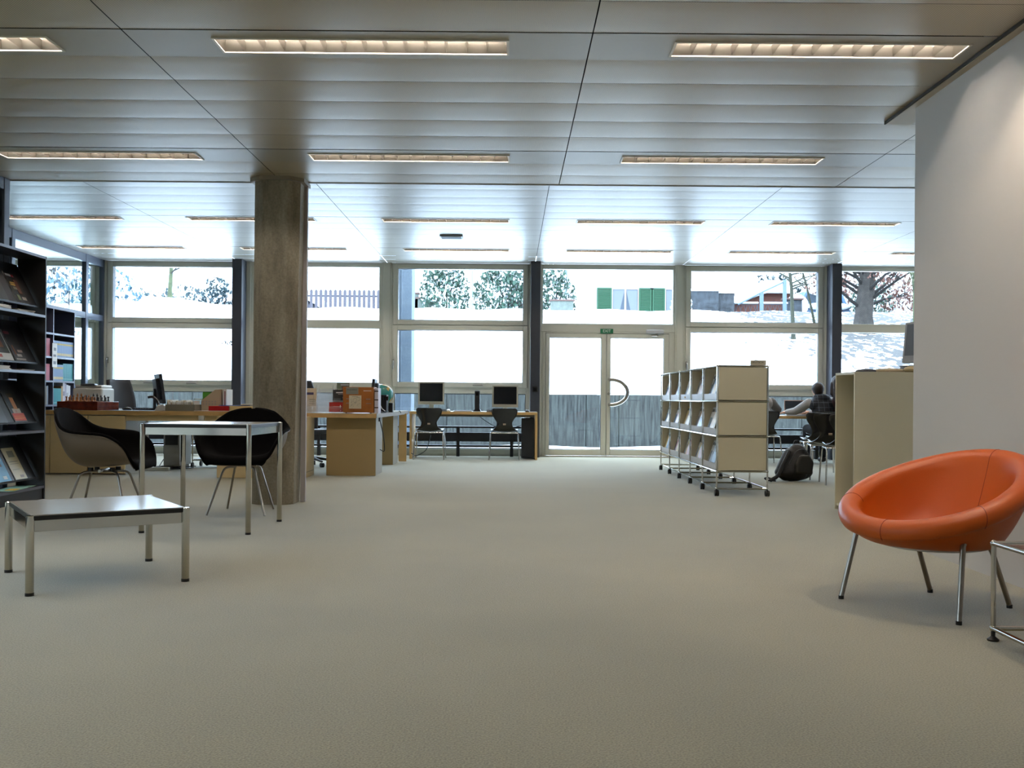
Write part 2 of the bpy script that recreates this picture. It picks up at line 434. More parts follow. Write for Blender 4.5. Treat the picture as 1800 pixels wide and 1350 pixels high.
# glazed doors
b = MB().box(.50, 2.56, YW - .03, YW + .06, 2.97, ZH - .005).box(.471, .50, YW - .03, YW + .06, 0, ZH - .005).box(2.56, 2.589, YW - .03, YW + .06, 0, ZH - .005)
b.box(.472, 2.588, YW - .045, YW + .058, 1.98, 2.11)
o = struct(b.build('window_5', frame_m, bevel=.004), 'fixed pane above the garden doors')
struct(MB().box(.50, 2.56, YW, YW + .012, 2.11, 2.97).build('pane', glass_m, o))
b = MB(); b.box(.50, .545, YW - .04, YW + .059, .015, 1.979).box(2.50, 2.56, YW - .04, YW + .059, .015, 1.979).box(.545, 2.5, YW - .04, YW + .059, 1.955, 1.979).box(.5, 2.56, YW - .058, YW + .059, 0, .014)
b.box(.545, .565, YW + .034, YW + .056, .015, 1.955).box(2.48, 2.50, YW + .034, YW + .056, .015, 1.955).box(1.49, 1.53, YW + .034, YW + .056, .015, 1.955).box(.565, 2.48, YW + .034, YW + .054, 1.93, 1.955)
door = struct(b.build('door_1', frame_m, bevel=.004), 'double glazed garden door in beige metal frame')
for nm, x0, x1 in (('leaf', .55, 1.505), ('leaf', 1.515, 2.495)):
    s = MB(); w = .078
    s.box(x0, x0 + w - .02, YW - .055, YW + .03, .02, 1.95).box(x1 - w, x1, YW - .055, YW + .03, .02, 1.95).box(x0 + w - .02, x1 - w, YW - .055, YW + .03, 1.885, 1.95).box(x0 + w - .02, x1 - w, YW - .055, YW + .03, .02, .115)
    lf = struct(s.build(nm, frame_m, door, bevel=.005))
    gk = MB(); ring(gk, x0 + w - .022, x1 - w + .002, .113, 1.887, .008, YW - .045, YW + .03); struct(gk.build('gasket', darkrail_m, lf))
    struct(MB().box(x0 + w - .02, x1 - w, YW - .01, YW + .004, .11, 1.89).build('pane', glass_m, lf))
arc = [(1.565, YW - .055, 1.225), (1.565, YW - .125, 1.225)] + [(1.575 + .265 * math.sin(t), YW - .125, 1.025 + .20 * math.cos(t)) for t in [PI * i / 16 for i in range(17)]] + [(1.565, YW - .125, .825), (1.565, YW - .055, .825)]
h = struct(MB().tube(arc, .030, 14).build('handle', satin_m, door))
struct(MB().lathe([(.012, 0), (.022, .004), (.022, .012), (.010, .014)], (0, 0, 0)).build('lock', satin_m, door)).matrix_local = Matrix.Translation((1.545, YW - .055, 1.0)) @ Matrix.Rotation(PI / 2, 4, 'X')

# dark steel columns at the facade
for i, x in enumerate((-4.265, .375, 5.06)):
    b = MB().box(x - .075, x + .075, 15.46, 15.74, 0, ZH - .004)
    o = struct(b.build('column', dark_m, bevel=.004), 'dark grey steel column in front of the facade')
# exit sign, door closer, wall switch
t = thing('exit_sign', 'small green sign reading EXIT above the garden doors', 'sign', (1.51, YW - .066, 1.99))
MB().box(-.10, .10, -.006, .01, -.036, .036).build('plate', mat('sign_green', '0d6b45', .5), t)
text('lettering', 'EXIT', .062, white_m, t, (0, -.0075, 0), FACE_CAM)
t = thing('door_closer', 'grey door closer box above the handled garden door leaf', 'door closer', (2.27, YW - .058, 1.985))
MB().box(-.14, .14, -.05, .0, -.03, .03).build('housing', mat('closer_grey', 'b9babf', .35), t, bevel=.01)
MB().bent([(.04, -.03, -.03), (.04, -.03, -.065), (-.05, .0, -.065)], .013, .02).build('arm', satin_m, t)
t = thing('wall_switch', 'black square switch on the middle dark steel column', 'switch', (.375, 15.459, 1.06))
MB().box(-.042, .042, -.012, 0, -.042, .042).build('plate', black_m, t, bevel=.004)
MB().box(-.026, .026, -.017, -.010, -.026, .026).build('rocker', blackgl_m, t, bevel=.003)

# low rail radiators in front of the facade glazing
def radiator(x0, x1, posts, lab, dx=0):
    t = thing('radiator', lab, 'radiator', ((x0 + x1) / 2, 15.62, 0), group='black convector rails along the facade')
    h = (x1 - x0) / 2; c = (x0 + x1) / 2
    MB().box(-h, h, -.06, .05, .445, .475).build('top_rail', darkrail_m, t, bevel=.004)
    MB().box(-h, h, -.02, .03, .235, .375).build('convector_panel', darkrail_m, t, bevel=.004)
    MB().box(-h, h, -.05, .04, .145, .18).build('lower_rail', darkrail_m, t, bevel=.004)
    for p in posts: MB().box(p - c - .025, p - c + .025, -.045, .045, 0, .445).build('post', darkrail_m, t, bevel=.003)
radiator(-6.3, -4.42, (-6.2, -5.4, -4.55), 'low black convector rail below the window nearest the glazed partition')
radiator(-4.0, -2.1, (-3.9, -3.0, -2.2), 'low black convector rail behind the orange wooden box desk')
radiator(-1.85, .22, (-1.7, -.82, .02), 'low black convector rail under the desk with two monitors')
radiator(2.75, 4.9, (2.85, 3.8, 4.8), 'low black convector rail under the table where people sit')

# concrete column with a white conduit strip
def oct_(cx, cy, hx, hy, c): return [(cx - hx + c, cy - hy), (cx + hx - c, cy - hy), (cx + hx, cy - hy + c), (cx + hx, cy + hy - c), (cx + hx - c, cy + hy), (cx - hx + c, cy + hy), (cx - hx, cy + hy - c), (cx - hx, cy - hy + c)]
P0, P1 = oct_(-2.005, 8.54, .176, .20, .075), oct_(-1.985, 8.54, .195, .20, .09)
b = MB(); n = 8
b.add([(x, y, -.01) for x, y in P0] + [(x, y, ZL + .02) for x, y in P1], [tuple(range(n))[::-1], tuple(range(n, 2 * n))] + [(i, (i + 1) % n, (i + 1) % n + n, i + n) for i in range(n)])
col = struct(b.build('column', column_m, ang=20, bevel=.004), 'raw concrete column with chamfered corners')
struct(MB().box(-1.812, -1.768, 8.60, 8.64, 0, ZL).build('conduit', mat('pale_conduit', 'b9b4b6', .5), col, bevel=.004))
R0 = oct_(-1.985, 8.54, .228, .235, .10)
b = MB().add([(x, y, ZL - .03) for x, y in R0] + [(x, y, ZL + .0) for x, y in R0], [tuple(range(n))[::-1]] + [(i, (i + 1) % n, (i + 1) % n + n, i + n) for i in range(n)])
struct(b.build('collar', mat('collar_paint', '8b8272', .5), col))

# ------------------------------------------------------------------ recessed ceiling luminaires
refl_m = mat('brushed_reflector', '77726a', .35, metal=.8)
rim_m = mat('luminaire_rim', 'd5cfc2', .4)
tube_m = mat('fluorescent_tube', 'ffffff', .5, emit=((1.0, .89, .77), TUBE))
def luminaire():
    t = thing('ceiling_light', 'x', 'ceiling light', (0, 0, 0))
    h, w, d = .755, .098, .085
    b = MB()     # sloping inner reflectors, open below
    v = [(-h, -w, 0), (h, -w, 0), (h, w, 0), (-h, w, 0), (-h + .02, -w * .55, d), (h - .02, -w * .55, d), (h - .02, w * .55, d), (-h + .02, w * .55, d)]
    b.add(v, [(0, 1, 5, 4), (1, 2, 6, 5), (2, 3, 7, 6), (3, 0, 4, 7), (4, 5, 6, 7)])
    b.build('reflector', refl_m, t)
    b = MB(); ring2 = [(-h - .012, h + .012, -w - .012, -w), (-h - .012, h + .012, w, w + .012), (-h - .012, -h, -w, w), (h, h + .012, -w, w)]
    for a in ring2: b.box(a[0], a[1], a[2], a[3], -.006, .004)
    b.build('rim', rim_m, t)
    b = MB()
    for i in range(1, 14):
        x = -h + 2 * h * i / 14
        b.add([(x - .009, -w, .046), (x + .009, -w, .046), (x, -w, .002), (x - .009, w, .046), (x + .009, w, .046), (x, w, .002)], [(0, 1, 2), (3, 5, 4), (0, 2, 5, 3), (1, 4, 5, 2), (0, 3, 4, 1)])
    b.build('louvre', refl_m, t)
    MB().tube([(-h + .03, 0, .064), (h - .03, 0, .064)], .013, 8).build('tube', tube_m, t)
    return t
L0 = luminaire(); first = True
XN = {-5.55: 'outermost', -3.17: 'row end by the glazed partition', -.79: 'middle', 1.60: 'white wall side', 3.98: 'outer'}
rows = []
for yy, zz, xs, rn in ((5.235, ZL, LX, 'nearest visible row of the low ceiling'), (7.65, ZL, LX, 'low ceiling row just before the step'),
                       (12.01, ZH, HX, 'raised ceiling row farther from the windows'), (14.37, ZH, HX, 'raised ceiling row next to the windows')):
    nm = {3: ['leftmost', 'middle', 'rightmost'], 6: ['leftmost', 'second from left', 'third from left', 'fourth from left', 'fifth from left', 'rightmost']}[len(xs)]
    for x, q in zip(xs, nm): rows.append((x, yy, zz, '%s light in the %s' % (q, rn), 'recessed louvre lights, ' + ('low ceiling' if zz == ZL else 'raised ceiling')))
for x, q in zip(LX, ('left', 'middle', 'right')): rows.append((x, 2.85, ZL, '%s recessed louvre light over the foreground carpet, out of frame' % q, 'recessed louvre lights over the foreground'))
for x, q in zip((-3.14, -.80, 1.545, 3.89), ('first', 'second', 'third', 'fourth')): rows.append((x, 9.63, ZH, '%s louvre light of the row hidden just behind the ceiling step' % q, 'recessed louvre lights, raised ceiling'))
rows.append((3.98, 7.65, ZL, 'recessed louvre ceiling light beyond the white wall', 'recessed louvre lights, low ceiling'))
for i, (x, y, z, lab, g) in enumerate(rows):
    o = L0 if i == 0 else dup(L0)
    o.location = (x, y, z); o['label'] = lab; o['group'] = g
# wall washer downlight body
t = thing('downlight', 'round recessed downlight washing the white wall', 'ceiling light', (2.20, 4.28, ZL))
MB().lathe([(.05, .06), (.055, .0), (.07, -.004), (.07, -.010), (.048, -.006), (.045, .05)], (0, 0, 0), 24).build('ring', rim_m, t)
# small air vent
t = thing('ceiling_vent', 'small rectangular grey air vent in the raised ceiling', 'vent', (-.80, 13.15, ZH - .008))
MB().box(-.15, .15, -.11, .11, -.012, .004).build('frame', mat('vent_grey', '8d9096', .5), t, bevel=.003)
b = MB()
for i in range(6): b.box(-.13, .13, -.09 + i * .033, -.075 + i * .033, -.018, -.012)
b.build('slat', mat('vent_slat', '6d7076', .5), t)
#PART3
# ================================================================== OUTSIDE
def gz(x, y):
    """garden surface height"""
    if y < 19.0: return 0.0
    t = min(1, (y - 19.0) / 19.0)
    z = 1.02 + 3.32 * (t ** .92)
    z += .10 * math.sin(x * .7 + y * .3) * t * (1 - t) * 2 + .04 * math.sin(x * 1.9 + 1) * t
    if x < -8: z += .55 * math.exp(-((x + 14.5) / 3.2) ** 2) * max(0, t - .3)
    return z
ground_m, n, l, bb = nodes_of('snowy_leaf_ground', 'f2f5fa', .85)
t_ = n.new('ShaderNodeTexCoord'); s_ = n.new('ShaderNodeSeparateXYZ'); l.new(t_.outputs['Object'], s_.inputs[0])
mpn = n.new('ShaderNodeMapping'); mpn.inputs['Scale'].default_value = (1.0, .32, 1); l.new(t_.outputs['Object'], mpn.inputs[0])
k1 = n.new('ShaderNodeTexNoise'); k1.inputs['Scale'].default_value = 4.6; k1.inputs['Detail'].default_value = 5; k1.inputs['Roughness'].default_value = .6; k1.inputs['Distortion'].default_value = .6
l.new(mpn.outputs[0], k1.inputs['Vector'])
ma = n.new('ShaderNodeMapRange'); ma.inputs[1].default_value = 4.5; ma.inputs[2].default_value = 9.0; ma.inputs[3].default_value = -.26; ma.inputs[4].default_value = .095
l.new(s_.outputs['X'], ma.inputs[0])
ad = n.new('ShaderNodeMath'); ad.operation = 'ADD'; l.new(k1.outputs['Fac'], ad.inputs[0]); l.new(ma.outputs[0], ad.inputs[1])
mr = n.new('ShaderNodeMapRange'); mr.inputs[1].default_value = .51; mr.inputs[2].default_value = .54; l.new(ad.outputs[0], mr.inputs[0])
mx = n.new('ShaderNodeMix'); mx.data_type = 'RGBA'; mx.inputs['A'].default_value = lin('f2f5fa'); mx.inputs['B'].default_value = (.012, .010, .009, 1)
l.new(mr.outputs[0], mx.inputs['Factor']); l.new(mx.outputs['Result'], bb.inputs['Base Color'])
def gy(v): return 19.05 + 41 * v
struct(MB().grid(lambda u, v: (-45 + 90 * u, gy(v), gz(-45 + 90 * u, gy(v))), 121, 81).build('ground', ground_m, ang=80), 'snow covered garden slope with leaf litter')
struct(MB().grid(lambda u, v: (-20 + 40 * u, YW + .1 + 3.0 * v, -.02 + .05 * v * v + .02 * math.sin(u * 90) * v), 161, 8).build('ground', snow_m, ang=80), 'strip of snow outside the doors')
# retaining wall
b = MB()
xs = [-20, -12, -6, -1.2, 1.43, 2.05, 5.5, 9, 16, 24]
for a, c in zip(xs[:-1], xs[1:]): b.box(a, c - .012, 18.78, 19.06, -.1, 1.0)
struct(b.build('wall_garden', retain_m), 'streaked concrete retaining wall below the snowy slope')
struct(MB().grid(lambda u, v: (-20 + 44 * u, 18.80 + .35 * v, 1.0 + .03 * math.sin(v * PI) + .012 * math.sin(u * 300)), 200, 6).build('snow_cap', snow_m, ang=80))
# outer pillar
struct(MB().box(-2.02, -1.90, 17.35, 17.75, 0, 3.4).box(-1.90, -1.72, 17.20, 17.75, 0, 3.4).build('pillar', pillar_m, bevel=.01), 'blue grey concrete pillar outside the window')

G0 = 4.36
# house with green shutters
house = thing('house', 'white house with green window shutters behind the snowy slope', 'house', (7.8, 45, G0))
hm = mat('house_render', '96908f', .9)
MB().box(-5.45, 3.3, 0, 8, -.4, 5.2).build('wall', hm, house)
MB().prism([(-6.2, 5.2), (4.0, 5.2), (4.0, 5.4), (-1, 8.4), (-6.2, 5.4)], -.7, 8.5, 'y').build('roof', mat('snowy_roof', 'eef1f5', .8), house)
green = mat('shutter_green', '103f24', .6)
def hwin(x, w, left=True, right_=True, z0=.25, z1=1.55):
    f = MB(); f.box(x - w / 2 - .06, x + w / 2 + .06, -.06, .02, z0 - .06, z0).box(x - w / 2 - .06, x + w / 2 + .06, -.06, .02, z1, z1 + .08)
    f.box(x - w / 2 - .05, x - w / 2, -.05, .02, z0, z1).box(x + w / 2, x + w / 2 + .05, -.05, .02, z0, z1).box(x - .04, x + .04, -.05, .02, z0, z1)
    fo = f.build('window', mat('house_window_frame', '8a8482', .6), house)
    MB().box(x - w / 2, x + w / 2, -.012, 0, z0, z1).build('pane', mat('house_pane', '3a424c', .15), fo)
    cb = MB()
    for s in (-1, 1): cb.prism([(x + s * .03, z1), (x + s * (w / 2 - .02), z1), (x + s * (w / 2 - .02), z0), (x + s * w * .28, z0)][::s], -.03, -.014, 'y')
    cb.build('curtain', mat('net_curtain', '5a5e66', .9), fo)
    for s, on in ((-1, left), (1, right_)):
        if not on: continue
        c = x + s * (w / 2 + .06 + .33); m = MB(); ring(m, c - .33, c + .33, z0 - .04, z1 + .06, .05, -.08, -.03)
        zz = z0 + .02
        while zz < z1: m.obox(Matrix.Translation((c, -.055, zz)) @ Matrix.Rotation(.6, 4, 'X'), .58, .012, .06); zz += .062
        m.box(c - .3, c + .3, -.05, -.045, z0, z1)
        m.build('shutter', green, house)
hwin(-2.66, 1.12)
hwin(-.215, 1.2)
MB().tube([(-5.35, -.12, 5), (-5.35, -.12, -.2)], .05, 8).build('downpipe', mat('downpipe_grey', '5c6670', .5), house)

# neighbour house roof far left and picket fence
h2 = thing('house', 'distant snowy roofed house above the picket fence', 'house', (-13.6, 56, G0 + .3))
MB().prism([(-1.7, -.5), (2.2, -.5), (2.2, 1.5), (.2, 3.0), (-1.7, 3.0)], 0, 5, 'y').build('wall', mat('purple_grey_gable', '2d2830', .8), h2)
MB().prism([(-1.0, 3.0), (.35, 3.25), (4.1, 1.0), (4.1, .7), (.2, 2.75), (-1.0, 2.8)], -.6, 5.5, 'y').build('roof', mat('snowy_roof', 'eef1f5', .8), h2)
MB().box(-2.0, -1.2, -.3, .8, 1.5, 3.9).build('chimney', mat('chimney_brown', '4c4046', .8), h2)
pf = thing('picket_fence', 'grey wooden picket fence on the crest of the snowy slope', 'fence', (-7.8, 41.5, G0 - .05))
for i in range(27): MB().prism([(-2.6 + i * .2, 0), (-2.48 + i * .2, 0), (-2.48 + i * .2, 1.05), (-2.54 + i * .2, 1.12), (-2.6 + i * .2, 1.05)], -.02, .01, 'y').build('picket', mat('picket_wood', '38343b', .8), pf)
MB().box(-2.7, 2.8, .01, .05, .25, .33).box(-2.7, 2.8, .01, .05, .8, .88).build('rail', mat('picket_wood', '38343b', .8), pf)
sh = thing('garden_shed', 'small grey shed beside the picket fence', 'shed', (-11.0, 42.0, G0 - .1))
MB().box(-.45, .45, 0, 1.2, 0, .85).build('body', mat('shed_grey', '2c343a', .8), sh)
MB().box(-.6, .6, -.1, 1.4, .85, .98).build('roof', snow_m, sh)

# plants
def foliage(b, n, fn, size, rnd):
    for _ in range(n):
        c = Vector(fn()); s = size * rnd.uniform(.6, 1.3)
        e = Euler((rnd.uniform(0, 6), rnd.uniform(0, 6), rnd.uniform(0, 6))).to_matrix()
        b.add([c + e @ Vector(p) * s for p in ((-.5, 0, 0), (0, -.3, .08), (.6, 0, 0), (0, .3, .08))], [(0, 1, 2, 3)])
leaf_m = mat('evergreen_leaf', '1f3a2b', .6, noise=(3, .4))
leafd_m = mat('dark_conifer_leaf', '152a2e', .7, noise=(2, .4))
brown_m = mat('dry_beech_leaf', '553226', .7, noise=(4, .3))
snowleaf_m = mat('snow_on_leaves', 'eef2f8', .8)
bark_m = mat('grey_bark', '2c2723', .9, noise=(8, .35), bump=(20, .5))
barkg_m = mat('green_grey_bark', '3a4029', .9, noise=(8, .3))
barkd_m = mat('olive_bark', '24261a', .9, noise=(8, .3))
twig_m = mat('dark_twig', '15110f', .9)
def ell(rnd, rx, ry, rz, cx=0, cy=0, cz=0, shell=.45):
    while True:
        p = Vector((rnd.uniform(-1, 1), rnd.uniform(-1, 1), rnd.uniform(-1, 1)))
        if shell < p.length < 1: return (cx + p.x * rx, cy + p.y * ry, cz + p.z * rz)
def bush(lab, x, y, z, lobes, n, size, m, seed, snowfrac=.25, group=None):
    rnd = random.Random(seed); t = thing('bush', lab, 'bush', (x, y, z), group=group)
    b, s = MB(), MB()
    for (cx, cz, rx, rz) in lobes:
        foliage(b, int(n * rx * rz), lambda: ell(rnd, rx, rx * .7, rz, cx, 0, cz), size, rnd)
        foliage(s, int(n * rx * rz * snowfrac), lambda: ell(rnd, rx, rx * .7, rz, cx, 0, cz + .04), size, rnd)
    k = b.build('foliage', m, t); k['kind'] = 'stuff'
    if snowfrac: k = s.build('snow_dusting', snowleaf_m, t); k['kind'] = 'stuff'
    st = MB()
    for i in range(4): st.tube([(rnd.uniform(-.2, .2), 0, -.2), (rnd.uniform(-.5, .5), rnd.uniform(-.3, .3), lobes[0][1] * 1.4)], .03, 5)
    st.build('stem', twig_m, t)
def tree(lab, x, y, z, h, r, nb, seed, m=twig_m, lean=0, leaves=None, leafn=0, spread=.45, z0=.3, tm=None, trunkdepth=.55, sub=3, name='bare_tree'):
    rnd = random.Random(seed); t = thing(name, lab, 'tree', (x, y, z))
    tr = MB(); top = Vector((lean, 0, h))
    pts = [Vector((0, 0, -.15)), Vector((lean * .1, 0, h * .12)), Vector((lean * .4 + r * .5, 0, h * .45)), Vector((lean * .7, r * .5, h * .75)), top]
    tr.tube(pts, 1, 8, rs=[r * 1.45, r * 1.02, r * .85, r * .6, r * .2]); tr.build('trunk', tm or m, t)
    br = MB(); ends = []
    for i in range(nb):
        f = z0 + (1 - z0) * (i + .5) / nb; base = top * f; base.x = lean * f
        a = rnd.uniform(0, 2 * PI); L = h * spread * rnd.uniform(.5, 1) * (1.15 - f * .6)
        d = Vector((math.cos(a), math.sin(a) * .8, rnd.uniform(.15, .9))).normalized()
        p1 = base + d * L * .5; p2 = p1 + (d + Vector((rnd.uniform(-.4, .4), rnd.uniform(-.3, .3), rnd.uniform(-.3, .4)))).normalized() * L * .5
        rr = r * (.32 if r < .12 else .17) * (1.2 - f)
        br.tube([base, p1, p2], 1, 5, rs=[rr + min(.012, r * .25), rr * .6 + min(.01, r * .2), min(.008, r * .15)]); ends += [p1, p2, (p1 + p2) / 2]
        for _ in range(sub):
            q = p1.lerp(p2, rnd.random()); dd = Vector((rnd.uniform(-1, 1), rnd.uniform(-.7, .7), rnd.uniform(-.4, .8))).normalized() * L * .35
            br.tube([q, q + dd * .6, q + dd + Vector((0, 0, -.03))], 1, 4, rs=[rr * .35 + min(.008, r * .2), min(.009, r * .2), min(.006, r * .12)]); ends += [q + dd, q + dd * .6]
    br.build('branches', m, t)
    if leaves:
        lf = MB()
        for _ in range(leafn):
            e = rnd.choice(ends); foliage(lf, 1, lambda: e + Vector((rnd.uniform(-.25, .25), rnd.uniform(-.25, .25), rnd.uniform(-.3, .2))), leaves[1], rnd)
        k = lf.build('leaves', leaves[0], t); k['kind'] = 'stuff'
    return t
# hedge left of the house: three bushes, thick trunk, pole
bush('green evergreen bush in front of the pale pole', -2.7, 40.8, G0 - .2, [(0, 1.0, 1.1, 1.25), (-.1, 1.9, .85, .7)], 900, .16, leaf_m, 1)
bush('wide green evergreen bush between pole and thick trunk', .1 - .55, 40.2, G0 - .2, [(0, .9, 1.2, 1.15), (.3, 1.8, .95, .8)], 900, .16, leaf_m, 2)
bush('green evergreen bush against the corner of the white house', 1.75, 40.6, G0 - .2, [(0, .8, .9, 1.15), (-.3, 1.9, .8, .6)], 900, .16, leaf_m, 3)
tree('thick bare trunk rising through the evergreen bushes', .15, 41.6, G0 - .1, 7, .42, 10, 5, bark_m, name='large_tree')
t = thing('pole', 'pale metal pole between the evergreen bushes', 'pole', (-1.6, 39.6, G0 - .1)); MB().tube([(0, 0, -.1), (0, 0, 4)], .06, 8).build('shaft', mat('pale_pole', '6a767a', .5), t)
MB().lathe([(.12, -.05), (.12, .03), (.06, .06)], (0, 0, 0), 10).build('base', mat('pale_pole', '6a767a', .5), t)
def gwall(lab, x, w, h, cap=.06, y=41, m='6b726a'):
    t = thing('garden_wall', lab, 'wall', (x, y, G0 - .1)); MB().box(-w / 2, w / 2, 0, .3, 0, h).build('body', concrete('garden_concrete_' + m, m, '1a1c1f' if m != '6b726a' else '525852', (1.5, 1, 1), 20), t, bevel=.01)
    MB().box(-w / 2 - .06, w / 2 + .06, -.05, .35, h, h + cap).build('coping', mat('brown_coping', '4c3630', .8) if cap < .1 else snow_m, t, bevel=.015)
gwall('low pale garden wall behind the outer concrete pillar', -4.45, 1.2, .95)
gwall('low pale garden wall with brown coping left of the evergreen bushes', -3.5, 1.0, .75)
gwall('low pale garden wall with brown coping before the bush at the house corner', 2.0, .9, .55, y=39.4)
gwall('dark weathered wall block beside the last green shutter', 7.65, 1.35, 1.05, .10, m='454b52', y=40)
gwall('dark weathered wall block capped with snow near the thin gate', 8.4, 1.25, 1.0, .12, m='4c5056', y=40.3)
gwall('dark weathered gate post left of the snowed in car', 11.75, .75, .88, .08, m='424850', y=41.5)
bush('small snow covered bush beside the dark wall block', 6.75, 39.5, G0 - .2, [(0, .5, .45, .5)], 900, .12, mat('grey_leaf', '8d9c98', .8), 12, .9)
# gates, shed, pergola, car
for lab, x in (('thin metal gate with crossed bars beside the dark wall block', 9.55), ('thin metal gate with crossed bars before the brown shed', 10.75)):
    t = thing('garden_gate', lab, 'gate', (x, 40.6, G0 - .1)); b = MB(); ring(b, -.5, .5, .05, .62, .03, -.015, .015); b.build('gate_frame', mat('gate_grey', '2e3944', .5), t)
    b = MB()
    for i in range(5):
        for s in (-1, 1): b.tube([(-.48 + i * .2, 0, .33 - s * .26), (-.32 + i * .2, 0, .33 + s * .26)], .010, 4)
    b.build('bars', mat('gate_grey', '2e3944', .5), t)
    MB().box(-.52, .52, -.05, .05, .62, .69).build('snow', snow_m, t, bevel=.02)
t = thing('wooden_shed', 'brown boarded shed under a thick snow roof', 'shed', (10.6, 42.5, G0 - .1))
MB().prism([(-1.1, 0), (1.3, 0), (1.3, 1.25), (.3, 1.25), (-1.1, .75)], 0, 1.7, 'y').build('boards', mat('shed_brown', '4a2418', .8, noise=(6, .2)), t)
MB().prism([(-1.5, .62), (.25, 1.25), (1.4, 1.25), (1.4, 1.75), (.2, 1.8), (-1.5, .85)], -.3, 1.9, 'y').build('snow_roof', snow_m, t, bevel=.06)
t = thing('handrail', 'pale blue metal handrail with two posts before the brown shed', 'railing', (10.1, 40.2, G0 - .1))
MB().box(-.07, .07, -.05, .05, -.3, 1.02).build('post', mat('pale_blue_steel', '566878', .4), t)
MB().box(.86, 1.0, -.05, .05, -.3, 1.55).build('post', mat('pale_blue_steel', '566878', .4), t)
MB().tube([(-.95, 0, .55), (-.05, 0, 1.02), (.95, 0, 1.5)], .04, 6).build('rail', mat('pale_blue_steel', '566878', .4), t)
bush('round dark bush dusted with snow above the shed roof', 13.3, 52, G0 + 1.2, [(0, .8, 2.0, 1.2)], 300, .3, leafd_m, 22, .5)
car = thing('car', 'pale blue car buried in snow beside the thin tree', 'car', (13.35, 42.6, G0 - .1), rz=.05)
bl = mat('car_blue', '415a78', .3)
MB().prism([(-1.2, .2), (1.2, .2), (1.25, .75), (1.05, .85), (.85, 1.35), (.6, 1.45), (-.6, 1.45), (-.85, 1.35), (-1.05, .85), (-1.25, .75)], 0, 3.8, 'y').build('body', bl, car, bevel=.08)
MB().prism([(-.85, .88), (.85, .88), (.68, 1.3), (-.68, 1.3)], -.02, .02, 'y').build('windscreen', mat('car_window', '22303c', .15), car)
MB().ball((0, .5, 1.35), .8, rz=.22, ry=1.0).ball((.2, -.05, .72), 1.0, rz=.18, ry=.25).ball((-1.15, .1, .75), .55, rz=.5, ry=.4).build('snow', snow_m, car)
for s in (-1, 1): MB().tube([(s * 1.05 - .1, .6, .28), (s * 1.05 + .1, .6, .28)], .3, 16).build('wheel', black_m, car)
# trees in the window bays right of the doors
tree('thin double stemmed tree standing in the snow before the car', 7.75, 27.3, gz(7.75, 27.3), 3.1, .055, 22, 31, barkd_m, lean=-.25, spread=.42, z0=.42)
tree('thin leaning tree beside the dark steel column', 9.25, 30.2, gz(9.25, 30.2), 3.0, .038, 16, 33, barkd_m, lean=-.8, spread=.4, z0=.4)
bush('dark green shrub behind the thin leaning tree', 15.2, 42, G0 - .2, [(0, .9, 1.0, 1.1)], 500, .16, leaf_m, 34, .3)
tree('thick trunked tree with dry brown leaves in the last window', 10.55, 29.8, gz(10.55, 29.8) - .05, 4.6, .27, 40, 35, twig_m, spread=.5, z0=.14, leaves=(brown_m, .12), leafn=2600, sub=4, tm=bark_m, name='large_tree')
tree('slender green stemmed tree beside the white wall edge', 10.05, 24.6, gz(10.05, 24.6), 3.6, .05, 14, 36, barkg_m, lean=.35, spread=.3, z0=.4)
tree('second slender green stemmed tree by the white wall edge', 10.1, 24.9, gz(10.1, 24.9), 3.6, .045, 12, 37, barkg_m, lean=-.1, spread=.3, z0=.4)
tree('dark thin trunk far behind the brown leaved tree', 13.9, 34, gz(13.9, 34), 5, .14, 10, 38, twig_m, spread=.4)
bush('mass of dry reddish twigs behind the thick brown leaved tree', 15.5, 44, G0, [(0, .9, 2.6, 1.3)], 330, .22, brown_m, 39, .6)
# shrubs and saplings left
bush('snowy conifer hedge clump in the first window bay', -16.3, 42, G0 - .2, [(0, .6, 1.7, .75), (-1.3, .8, .9, .6)], 420, .2, leafd_m, 41, 1.1)
bush('snowy conifer hedge clump left of the small sapling trunk', -13.4, 41, G0 - .2, [(0, .5, 1.4, .8)], 420, .2, leafd_m, 42, 1.0)
bush('low snowy conifer clump at the foot of the dark column', -11.6, 41.5, G0 - .2, [(0, .4, 1.2, .6)], 420, .2, leafd_m, 43, 1.0)
bush('dark green conifer next to the small grey shed', -9.9 - 2.2, 40.6, G0 - .2, [(0, .6, .8, .8), (.1, 1.2, .5, .5)], 700, .16, leafd_m, 44, .4)
bush('large snowy conifer seen through the glazed partition', -16.6, 36, gz(-16.6, 36) - .2, [(0, 1.2, 2.2, 1.6), (1.8, .6, 1.4, 1.0)], 420, .22, mat('blue_conifer', '34505e', .8), 45, 1.6)
tree('small snowy garden tree with a pale trunk', -13.1, 38.2, gz(-13.1, 38.2), 2.4, .085, 18, 46, twig_m, spread=.55, z0=.35, tm=barkg_m)
tree('leafless sapling in the middle of the first snowy bay', -12.0, 27, gz(-12, 27), 1.6, .02, 7, 47, twig_m, spread=.2, z0=.4)
tree('leafless sapling tuft near the dark column', -7.0, 25.2, gz(-7, 25.2), 1.5, .016, 14, 48, twig_m, spread=.28, z0=.15)
bush('tiny dark tuft at the foot of the sapling', -11.95, 26.9, gz(-12, 27) - .05, [(0, .12, .16, .14)], 9000, .05, twig_m, 49, 0)
bush('tiny dark tuft at the foot of the sapling near the column', -7.0, 25.1, gz(-7, 25.2) - .05, [(0, .08, .3, .1)], 6000, .05, twig_m, 50, 0)
tree('leafless sapling behind the first window frame', -9.05, 22.5, gz(-9.05, 22.5), 1.3, .014, 12, 51, twig_m, spread=.2, z0=.1)
